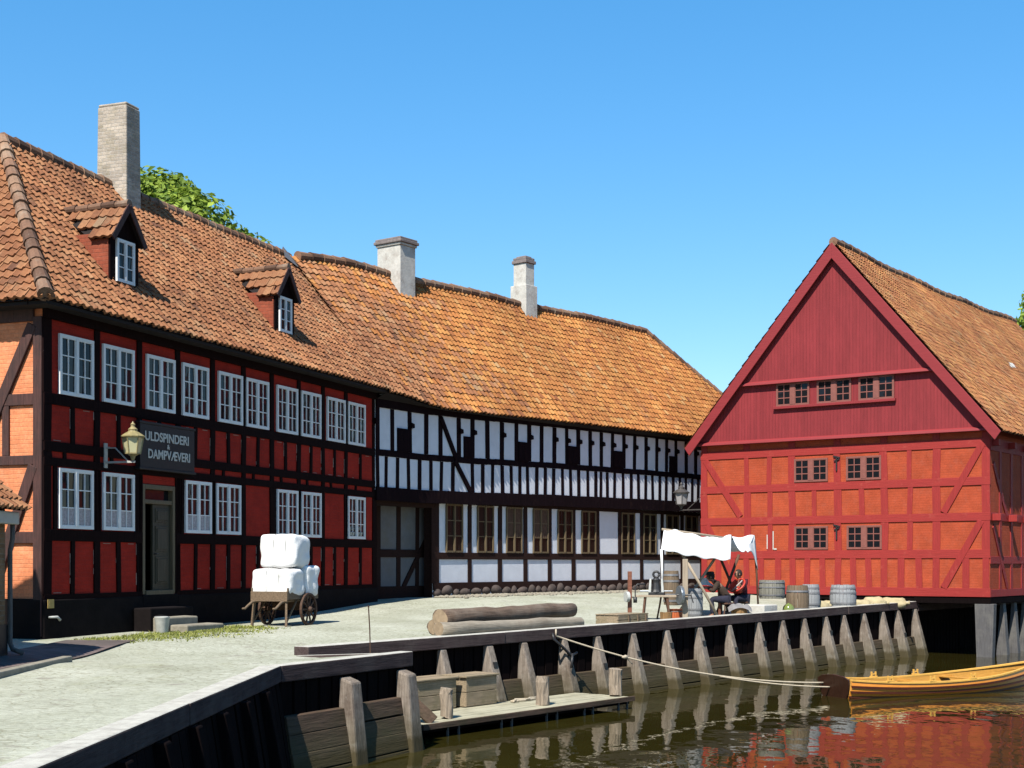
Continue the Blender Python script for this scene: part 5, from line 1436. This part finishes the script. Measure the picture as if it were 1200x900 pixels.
# workbench, press, crank post, grindstone
p = gpt(769, 36.3); RB_ = -.12
wbn = thing('workbench', 'rough plank workbench on splayed legs carrying the black iron press', 'workbench', tuple(p), RB_)
b = MB(); b.box(-.52, .52, -.16, .16, .60, .655); b.build('top', M['pole'], wbn, bevel=.008)
for sx_ in (-1, 1):
    for sy_ in (-1, 1):
        b = MB(); b.bar((sx_ * .28, sy_ * .10, .60), (sx_ * .34, sy_ * .22, 0), .05, .05); b.build('leg', M['pole_dark'], wbn)
pr_ = thing('iron_press', 'black iron screw press with a round eye on the workbench', 'press', (p.x, p.y, p.z + .655), RB_)
b = MB(); b.box(-.20, .20, -.12, .12, 0, .07); b.lathe([(.15, .07), (.12, .14), (.09, .32), (.10, .40), (.06, .44)], 12); b.build('body', M['iron'], pr_, bevel=.006)
b = MB(); 
b.tube([(.075 * math.cos(a), 0, .53 + .075 * math.sin(a)) for a in [2 * PI * i / 18 for i in range(19)]], .03, 8); b.build('eye', M['iron'], pr_, sm=True)
for sx_ in (-1, 1):
    b = MB(); b.hexa([(sx_ * .13, -.08, .07), (sx_ * .20, -.08, .07), (sx_ * .20, .08, .07), (sx_ * .13, .08, .07), (sx_ * .12, -.05, .42), (sx_ * .17, -.05, .42), (sx_ * .17, .05, .42), (sx_ * .12, .05, .42)]); b.build('cheek', M['galv'], pr_, bevel=.01)
b = MB(); b.tube([(-.42, -.02, .10), (.42, .02, .10)], .02, 8); b.build('spindle', M['steel'], pr_)
p = gpt(738, 34.9)
cp = thing('crank_post', 'reddish upright post with a pale disc and iron crank left of the workbench', 'post', tuple(p), .2)
b = MB(); b.box(-.045, .045, -.045, .045, 0, 1.30); b.build('post', M['redwood'], cp, bevel=.008)
b = MB(); b.tube([(-.05, -.06, .67), (-.13, -.07, .67)], [.13, .13], 20); b.build('disc', M['galv'], cp)
b = MB(); b.tube([(.045, 0, .66), (.14, 0, .66), (.14, -.0, .90), (.19, 0, .98), (.40, 0, .98)], .018, 8); b.tube([(.14, 0, .66), (.14, 0, .52)], .05, 10); b.build('crank', M['iron'], cp, sm=True)
p = gpt(803, 36.1)
gsn = thing('grindstone', 'blue grey grindstone on an iron axle fixed to the thick pale post', 'grindstone', (p.x, p.y, p.z), -.1)
b = MB(); b.box(-.07, .07, -.07, .07, 0, 1.62); b.build('post', M['pole'], gsn, bevel=.012)
b = MB(); b.tube([(-.09, -.13, .70), (-.17, -.16, .70)], [.24, .24], 22); b.build('wheel', M['steel'], gsn, bevel=.01)
b = MB(); b.tube([(-.22, -.14, .70), (.16, -.14, .70)], .025, 8); b.bar((.14, -.14, .70), (.2, -.14, .5), .03, .03); b.build('axle', M['iron'], gsn)

# awning on crossed poles
ML, MR = at(778, 619, 37.2), at(857, 629, 38.2)
FL_, FR_ = at(775, 643, 36.4), at(856, 656, 37.4)
BL_, BR2 = at(801, 626, 38.9), at(884, 627.5, 39.6)
st = thing('canvas_stall', 'improvised stall under a sagging white canvas awning on crossed poles', 'stall', (ML.x, ML.y, ground_z(ML.x, ML.y)))
so = Vector(st.location)
cv = MB(); NU = 26
def sheet(u, v):                         # v 0 front hem, .45 ridge, 1 rear hem
    if v < .45:
        f = v / .45; a, b_ = FL_.lerp(ML, f), FR_.lerp(MR, f)
    else:
        f = (v - .45) / .55; a, b_ = ML.lerp(BL_, f), MR.lerp(BR2, f)
    p_ = a.lerp(b_, u)
    sg_ = .07 * 4 * u * (1 - u)
    if v > .45: sg_ += (.36 * u + .10) * math.sin(PI * (v - .45) / .55)
    sg_ += .05 * math.sin(u * 9 + v * 5) * (1 - abs(2 * v - .9)) * .6 + .025 * math.sin(u * 23 + 2 * v)
    if v < .45: sg_ += -.10 * math.exp(-((u - .5) / .25) ** 2) * math.sin(PI * v / .45)
    return p_ - so - Vector((0, 0, sg_))
cv.grid(sheet, NU, 20)
cvo = cv.build('canopy', M['canvas'], st, sm=True, fixn=False, solid=.012)
hg = MB(); h0, h1 = BR2 - so, MR.lerp(BR2, .55) - so - Vector((0, 0, .34))
hg.grid(lambda u, v: (h0 * (1 - u) + h1 * u) + Vector((.10 * v, .05 * math.sin(6 * u), -(.86 * (1 - u) ** 2 + .12) * v)), 8, 6)
hg.build('hanging_flap', M['canvas'], cvo, sm=True, fixn=False, solid=.012)
def pole(a, b_, r, mat='pole'):
    q = MB(); a, b_ = Vector(a) - so, Vector(b_) - so; q.tube([a, a.lerp(b_, .5) + Vector((.01, 0, .005)), b_], [r * 1.1, r, r * .9], 8); q.build('pole', M[mat], st, sm=True)
def foot(px, Y): return gpt(px, Y)
pole(FL_ - Vector((0, 0, .02)), at(776, 692, 36.5), .03, 'canvas'); pole(at(776, 690, 36.5), foot(770, 36.7), .025, 'pole_dark'); pole(at(776, 688, 36.5), foot(785, 36.9), .025, 'pole_dark')
pole(at(800, 650, 36.9), foot(844, 37.0), .038); pole(at(838, 654, 37.6), foot(792, 37.9), .034)
pole(at(866, 650, 38.6), foot(838, 38.4), .04, 'pole_dark'); pole(at(845, 656, 38.9), foot(872, 38.9), .035, 'pole_dark')
pole(ML + Vector((-.05, -.02, -.03)), MR + Vector((.05, .02, -.06)), .03); pole(BR2 + Vector((0, .04, .0)), foot(889, 39.7), .03, 'pole_dark'); pole(BL_, foot(803, 39.0), .03, 'pole_dark')

p = gpt(826, 38.1)
tt = thing('trestle_table', 'reddish plank table under the white awning', 'table', tuple(p), -.25)
b = MB(); b.box(-.46, .46, -.28, .28, .80, .84); b.build('top', M['redwood'], tt, bevel=.006)
for sx_ in (-1, 1):
    for sy_ in (-1, 1):
        b = MB(); b.bar((sx_ * .40, sy_ * .22, .80), (sx_ * .42, sy_ * .25, 0), .05, .05); b.build('leg', M['redwood'], tt)
b = MB(); b.grid(lambda u, v: ((u - .5) * .5, (v - .5) * .34, .22 * math.exp(-((u - .5) / .34) ** 2 - ((v - .5) / .36) ** 2) * (1 + .4 * noise.noise(Vector((u * 5, v * 5, 0)))) + .003), 18, 14)
tag(b.build('cloth_heap', M['bale'], None, (p.x - .02, p.y, p.z + .841), -.2, sm=True, fixn=False), 'crumpled white cloth heaped on the reddish table', 'cloth')

# ------------------------------------------------------------------ people
def skin_obj(name, nodes, edges, mat, parent, root, sub=1, extra=None):
    keys = list(nodes); idx = {k: i for i, k in enumerate(keys)}
    me = bpy.data.meshes.new(name); me.from_pydata([nodes[k][0] for k in keys], [(idx[a], idx[b_]) for a, b_ in edges], [])
    o = bpy.data.objects.new(name, me); COL.objects.link(o)
    o.modifiers.new('skin', 'SKIN')
    if not me.skin_vertices:
        bm = bmesh.new(); bm.from_mesh(me); bm.verts.layers.skin.verify(); bm.to_mesh(me); bm.free()
    for i, k in enumerate(keys):
        r = nodes[k][1]; me.skin_vertices[0].data[i].radius = (r, r) if not hasattr(r, '__len__') else r
        me.skin_vertices[0].data[i].use_root = (k == root)
    s_ = o.modifiers.new('sub', 'SUBSURF'); s_.levels = sub; s_.render_levels = sub
    dg = bpy.context.evaluated_depsgraph_get()
    m2 = bpy.data.meshes.new_from_object(o.evaluated_get(dg))
    bpy.data.objects.remove(o)
    if extra:
        bm = bmesh.new(); bm.from_mesh(m2); extra(bm); bm.to_mesh(m2); bm.free()
    m2.materials.clear(); m2.materials.append(mat)
    m2.polygons.foreach_set('use_smooth', [True] * len(m2.polygons)); m2.polygons.foreach_set('material_index', [0] * len(m2.polygons))
    return link(name, m2, parent)

def person(loc, rz, label, lean, headturn, jacket, trousers, hat=None, reach=.40, hz_=.74):
    t_ = thing('person', label, 'person', loc, rz, None)
    L = lean
    N = {'pel': ((0, 0, .54), .115), 'wa': ((.03 + .25 * L, 0, .70), .105), 'ch': ((.06 + .62 * L, 0, .91 - .05 * L), .125), 'nk': ((.08 + .95 * L, 0, 1.06 - .16 * L), .058)}
    hc = Vector((.12 + 1.15 * L, 0, 1.21 - .26 * L)); N['hb'] = (tuple(hc - Vector((.02, 0, .07))), .065)
    E = [('pel', 'wa'), ('wa', 'ch'), ('ch', 'nk'), ('nk', 'hb')]
    for s_, g_ in ((1, 'l'), (-1, 'r')):
        sh = Vector((.06 + .75 * L, s_ * .175, .99 - .10 * L))
        el = Vector((.20 + .60 * L, s_ * .26, .76 - .05 * L)); wr = Vector((reach + .4 * L, s_ * .13, hz_))
        N['sh' + g_] = (tuple(sh), .066); N['el' + g_] = (tuple(el), .048); N['wr' + g_] = (tuple(wr), .030); N['pa' + g_] = (tuple(wr + Vector((.07, -s_ * .015, -.01))), .034)
        E += [('ch', 'sh' + g_), ('sh' + g_, 'el' + g_), ('el' + g_, 'wr' + g_), ('wr' + g_, 'pa' + g_)]
        for f, (dy, ln) in enumerate(((-.030, .060), (-.010, .072), (.010, .068), (.029, .052))):
            b0 = wr + Vector((.09, -s_ * .015 + dy, -.012))
            N['f%d%s' % (f, g_)] = (tuple(b0), .010); N['g%d%s' % (f, g_)] = (tuple(b0 + Vector((ln * .55, 0, -.012))), .009); N['h%d%s' % (f, g_)] = (tuple(b0 + Vector((ln * .75, 0, -.045))), .0075)
            E += [('pa' + g_, 'f%d%s' % (f, g_)), ('f%d%s' % (f, g_), 'g%d%s' % (f, g_)), ('g%d%s' % (f, g_), 'h%d%s' % (f, g_))]
        N['t' + g_] = (tuple(wr + Vector((.05, -s_ * .055, .0))), .012); N['u' + g_] = (tuple(wr + Vector((.10, -s_ * .062, -.02))), .009)
        E += [('wr' + g_, 't' + g_), ('t' + g_, 'u' + g_)]
        N['hi' + g_] = ((.03, s_ * .09, .52), .095); N['kn' + g_] = ((.44, s_ * .14, .53), .062); N['an' + g_] = ((.40, s_ * .15, .10), .042); N['to' + g_] = ((.56, s_ * .16, .045), .035)
        E += [('pel', 'hi' + g_), ('hi' + g_, 'kn' + g_), ('kn' + g_, 'an' + g_), ('an' + g_, 'to' + g_)]
    hr = Matrix.Rotation(headturn, 4, 'Z')
    def head(bm):
        M_ = Matrix.Translation(hc) @ hr
        r_ = bmesh.ops.create_uvsphere(bm, u_segments=18, v_segments=14, radius=1.0)
        for v in r_['verts']:
            q = v.co.copy()
            x, y, z = q.x * .098, q.y * .076, q.z * .118
            if q.x > .2 and q.z < -.25: x *= .93; y *= .86
            if q.x > .55 and abs(q.y) < .75: x -= .012 * math.exp(-((q.z - .12) / .16) ** 2) * (1 if abs(q.y) > .18 else 0)
            v.co = M_ @ Vector((x, y, z))
        for (c, s3) in (((.105, 0, -.012), (.020, .014, .026)), ((.092, 0, -.058), (.012, .026, .010)), ((0, .076, -.005), (.022, .012, .034)), ((0, -.076, -.005), (.022, .012, .034))):
            r_ = bmesh.ops.create_uvsphere(bm, u_segments=8, v_segments=6, radius=1.0)
            for v in r_['verts']: v.co = M_ @ (Vector(c) + Vector((v.co.x * s3[0], v.co.y * s3[1], v.co.z * s3[2])))
    body = skin_obj('body', N, E, M['skin'], t_, 'pel', 1, head)
    ey_ = MB()
    for sy_ in (-1, 1): ey_.lathe([(.003, -.010), (.011, -.006), (.013, 0), (.011, .006), (.003, .010)], 8, Matrix.Translation(hc) @ hr @ Matrix.Translation((.086, sy_ * .032, .014)))
    ey_.build('eyes', M['hair'], t_, sm=True)
    J = {k: (N[k][0], N[k][1] * 1.16 + .008) for k in ('pel', 'wa', 'ch')}; J['nk0'] = (tuple(Vector(N['ch'][0]).lerp(Vector(N['nk'][0]), .6)), .078)
    JE = [('pel', 'wa'), ('wa', 'ch'), ('ch', 'nk0')]
    for g_ in 'lr':
        J['sh' + g_] = (N['sh' + g_][0], .082); J['el' + g_] = (N['el' + g_][0], .066); J['cf' + g_] = (tuple(Vector(N['el' + g_][0]).lerp(Vector(N['wr' + g_][0]), .9)), .048)
        JE += [('ch', 'sh' + g_), ('sh' + g_, 'el' + g_), ('el' + g_, 'cf' + g_)]
    skin_obj('jacket', J, JE, M[jacket], t_, 'wa', 2)
    T = {'pel': ((0, 0, .55), .145)}; TE = []
    for s_, g_ in ((1, 'l'), (-1, 'r')):
        T['hi' + g_] = ((.04, s_ * .10, .53), .115); T['kn' + g_] = ((.44, s_ * .145, .535), .085); T['an' + g_] = ((.40, s_ * .15, .13), .062)
        TE += [('pel', 'hi' + g_), ('hi' + g_, 'kn' + g_), ('kn' + g_, 'an' + g_)]
    skin_obj('trousers', T, TE, M[trousers], t_, 'pel', 2)
    for s_, g_ in ((1, 'l'), (-1, 'r')):
        b = MB(); b.tube([(.33, s_ * .15, .06), (.40, s_ * .15, .075), (.50, s_ * .157, .06), (.60, s_ * .165, .045), (.64, s_ * .167, .04)], [.04, .06, .05, .042, .02], 10, fl=.8); b.build('shoe', M['hair'], t_, sm=True)
    hb = MB(); MH = Matrix.Translation(hc) @ hr
    for i in range(8):
        pass
    if hat:
        hb.lathe([(.125, .045), (.13, .06), (.112, .07), (.112, .11), (.10, .135), (.06, .148), (.01, .15)], 18, MH @ Matrix.Rotation(.08, 4, 'Y')); 
        hb.prism([(.06, -.07), (.16, -.05), (.175, 0), (.16, .05), (.06, .07)], lambda a, c, tt_: MH @ Vector((a, c, tt_)), .046, .058)
        hb.build('cap', M[hat], t_, sm=True)
        hb = MB()
    hm_ = MB()
    o0 = len(hm_.v)
    hm_.grid(lambda u, v: MH @ Vector((-.012 + .107 * math.cos(.75 + (2 * PI - 1.5) * u) * math.cos(-.55 + 2.1 * v), .086 * math.sin(.75 + (2 * PI - 1.5) * u) * math.cos(-.55 + 2.1 * v), .012 + .122 * math.sin(-.55 + 2.1 * v))), 20, 8)
    hm_.grid(lambda u, v: MH @ Vector((-.008 + .107 * math.cos(2 * PI * u) * math.cos(.62 + .95 * v), .086 * math.sin(2 * PI * u) * math.cos(.62 + .95 * v), .014 + .122 * math.sin(.62 + .95 * v))), 20, 5)
    hm_.build('hair', M['hair'], t_, sm=True)
    return t_
p1 = gpt(871, 38.55)
person(tuple(p1), math.radians(215), 'dark haired person in a maroon jacket sitting with a red tub on the lap', .06, -.25, 'maroon', 'navy', None, .36, .80)
p2 = gpt(853, 37.75)
person(tuple(p2), math.radians(172), 'person in a brown coat and dark cap bent over the reddish table', .30, .2, 'brown_cloth', 'navy', 'hair', .42, .84)
def stool(loc, label):
    t_ = thing('stool', label, 'stool', loc, R.uniform(0, 2), 'stools under the awning')
    b = MB(); b.lathe([(.17, .40), (.18, .41), (.18, .445), (.17, .45)], 18); b.build('seat', M['pole_dark'], t_)
    for k in range(3):
        a = 2 * PI * k / 3; b = MB(); b.tube([(.11 * math.cos(a), .11 * math.sin(a), .40), (.17 * math.cos(a), .17 * math.sin(a), 0)], .02, 8); b.build('leg', M['pole_dark'], t_)
stool((p1.x, p1.y, p1.z), 'low round stool under the person in the maroon jacket'); stool((p2.x, p2.y, p2.z), 'low round stool under the person bent over the table')
c = Vector((p1.x + .36 * math.cos(math.radians(215)), p1.y + .36 * math.sin(math.radians(215)), p1.z + .80))
tubt = thing('red_tub', 'shallow red tub with a pale cross grip tilted on the lap of a seated person', 'tub', tuple(c + Vector((.12, -.02, .05))))
tubt.rotation_euler = (.35, -.75, .2)
b = MB(); b.lathe([(.02, -.10), (.19, -.09), (.235, .06), (.225, .06), (.18, -.07), (.02, -.075)], 24); b.build('tub_body', M['red_paint'], tubt, sm=False)
b = MB(); b.tube([(.232 * math.cos(a), .232 * math.sin(a), .06) for a in [2 * PI * i / 28 for i in range(29)]], .028, 8); b.build('rim', M['red_paint'], tubt, sm=True)
b = MB(); b.bar((-.225, .0, .052), (.225, 0, .052), .03, .02); b.build('grip', M['strap'], tubt)
pc = gpt(866, 37.55); b = MB()
b.lathe([(.17, 0), (.21, .18), (.22, .34), (.19, .36)], 16)
cbk = tag(b.build('basket', M['basket'], None, tuple(pc)), 'brown basket covered with a grey cloth at the feet of the seated people', 'basket')
b = MB(); b.grid(lambda u, v: ((u - .5) * .62, (v - .5) * .52, .40 + .04 * math.sin(9 * u) * math.sin(7 * v) - .55 * max(0, math.hypot(u - .5, v - .5) - .36) ), 18, 14)
b.build('cover_cloth', M['grey_cloth'], cbk, sm=True, fixn=False)

# flat crate near the stall
p = gpt(729, 33.1)
fc = thing('flat_crate', 'low weathered slatted crate behind the quay beam left of the workbench', 'crate', (p.x, p.y, p.z + .10), RQ)
for i, (y, nm) in enumerate(((-.3, 'side_boards'), (.3, 'side_boards'))):
    b = MB()
    for r in range(2): b.box(-.64, .64, y - .015, y + .015, .01 + r * .12, .115 + r * .12)
    b.build(nm, M['crate'], fc, bevel=.005)
b = MB(); b.box(-.64, -.61, -.285, .285, .01, .235); b.build('end_boards', M['crate'], fc); b = MB(); b.box(.61, .64, -.285, .285, .01, .235); b.build('end_boards', M['crate'], fc)
b = MB()
for r in range(5): b.box(-.66, .66, -.315 + r * .127, -.315 + r * .127 + .115, .24, .262)
b.build('lid', M['crate'], fc, bevel=.004)
for x in (-.2, .2, .55):
    b = MB(); b.box(x - .03, x + .03, -.335, -.316, .0, .24); b.build('batten', M['cart'], fc)

# ================================================================== TREES, WEEDS, PEBBLES
def tree(x, y, zc, rad, squash, label, seed, n=9000, ls=.20):
    rr = random.Random(seed); gz = ground_z(x, y)
    t_ = thing('broadleaf_tree', label, 'tree', (x, y, gz))
    zc = EYE + zc - gz
    lobes = []
    for i in range(26):
        d = Vector((rr.gauss(0, 1), rr.gauss(0, 1), rr.gauss(0, 1))).normalized()
        lobes.append((Vector((d.x * rad * .62, d.y * rad * .62, zc + d.z * rad * .62 * squash)), rad * rr.uniform(.26, .46)))
    tk = MB(); tk.tube([(0, 0, -.3), (.1, 0, zc * .3), (.0, .1, zc * .6), (0, 0, zc)], [.45, .34, .24, .10], 10, wob=.06)
    for c_, r_ in lobes[:14]:
        s_ = Vector((0, 0, zc * rr.uniform(.45, .75))); tk.tube([s_, s_.lerp(c_, .5) + Vector((0, 0, .25)), c_], [.12, .07, .03], 6)
    tk.build('trunk', M['bark'], t_, sm=True)
    cr = MB()
    for i in range(n):
        c_, r_ = rr.choice(lobes)
        if c_.z < zc - rad * .1 and rr.random() < .75: c_, r_ = rr.choice(lobes)
        d = Vector((rr.gauss(0, 1), rr.gauss(0, 1), rr.gauss(0, 1) + .25)).normalized()
        p_ = c_ + d * r_ * (1 - abs(rr.gauss(0, .22)))
        nrm = (d + Vector((rr.gauss(0, .5), rr.gauss(0, .5), rr.gauss(0, .5) + .3))).normalized()
        u_ = nrm.orthogonal().normalized(); u_ = Matrix.Rotation(rr.uniform(0, 6.28), 3, nrm) @ u_; v_ = nrm.cross(u_)
        s_ = ls * rr.uniform(.6, 1.3)
        cr.add([p_ - u_ * s_ * .5, p_ - v_ * s_ * .32 + nrm * s_ * .06, p_ + u_ * s_ * .55, p_ + v_ * s_ * .32 + nrm * s_ * .06], [(0, 1, 2, 3)], 0, min(1, max(0, rr.gauss(.5, .25))))
    cr.build('crown', M['leaf'], t_, tone=True, fixn=False)
tree(-12.15, 48.5, 9.75, 4.15, 1.0, 'bright green broadleaf tree rising behind the mill roof beside the tall chimney', 3, 30000, .27)
tree(32.4, 82, 12.6, 4.2, 1.25, 'green tree just showing behind the red warehouse roof at the right edge', 8, 6000, .34)

rr = random.Random(2); wd = MB()
def in_patch():
    s = rr.uniform(-.2, 5.2); d = -(.9 + abs(rr.gauss(0, .8)))
    return millw(s, d, 0)
clumps = [in_patch() for _ in range(330)]
for c_ in clumps:
    for k in range(rr.randint(6, 20)):
        x, y = c_.x + rr.gauss(0, .14), c_.y + rr.gauss(0, .14); z = ground_z(x, y) + .0
        a = rr.uniform(0, 6.28); h = rr.uniform(.012, .06); le = rr.uniform(.02, .09); w_ = .016
        wd.add([(x - w_ * math.sin(a), y + w_ * math.cos(a), z), (x + w_ * math.sin(a), y - w_ * math.cos(a), z), (x + le * math.cos(a), y + le * math.sin(a), z + h)], [(0, 1, 2)], 0, rr.random())
structure(wd.build('weeds', M['grassm'], tone=True, fixn=False), 'stuff')
pb_ = MB()
for i in range(1500):
    s = rr.uniform(g1 - .1, LB - 2); d = JET - .1 - abs(rr.gauss(0, .55))
    p_ = onB(s, d); z = ground_z(p_.x, p_.y)
    r_ = rr.uniform(.025, .085); Mx = Matrix.Translation((p_.x, p_.y, z + r_ * .2)) @ Matrix.Rotation(rr.uniform(0, 6), 4, 'Z') @ Matrix.Diagonal((r_ * rr.uniform(.8, 1.5), r_, r_ * .65, 1))
    pb_.lathe([(.3, -.9), (.9, -.35), (1, .1), (.7, .7), (.2, .95)], 6, Mx)
structure(pb_.build('pebbles', M['step'], sm=True), 'stuff')
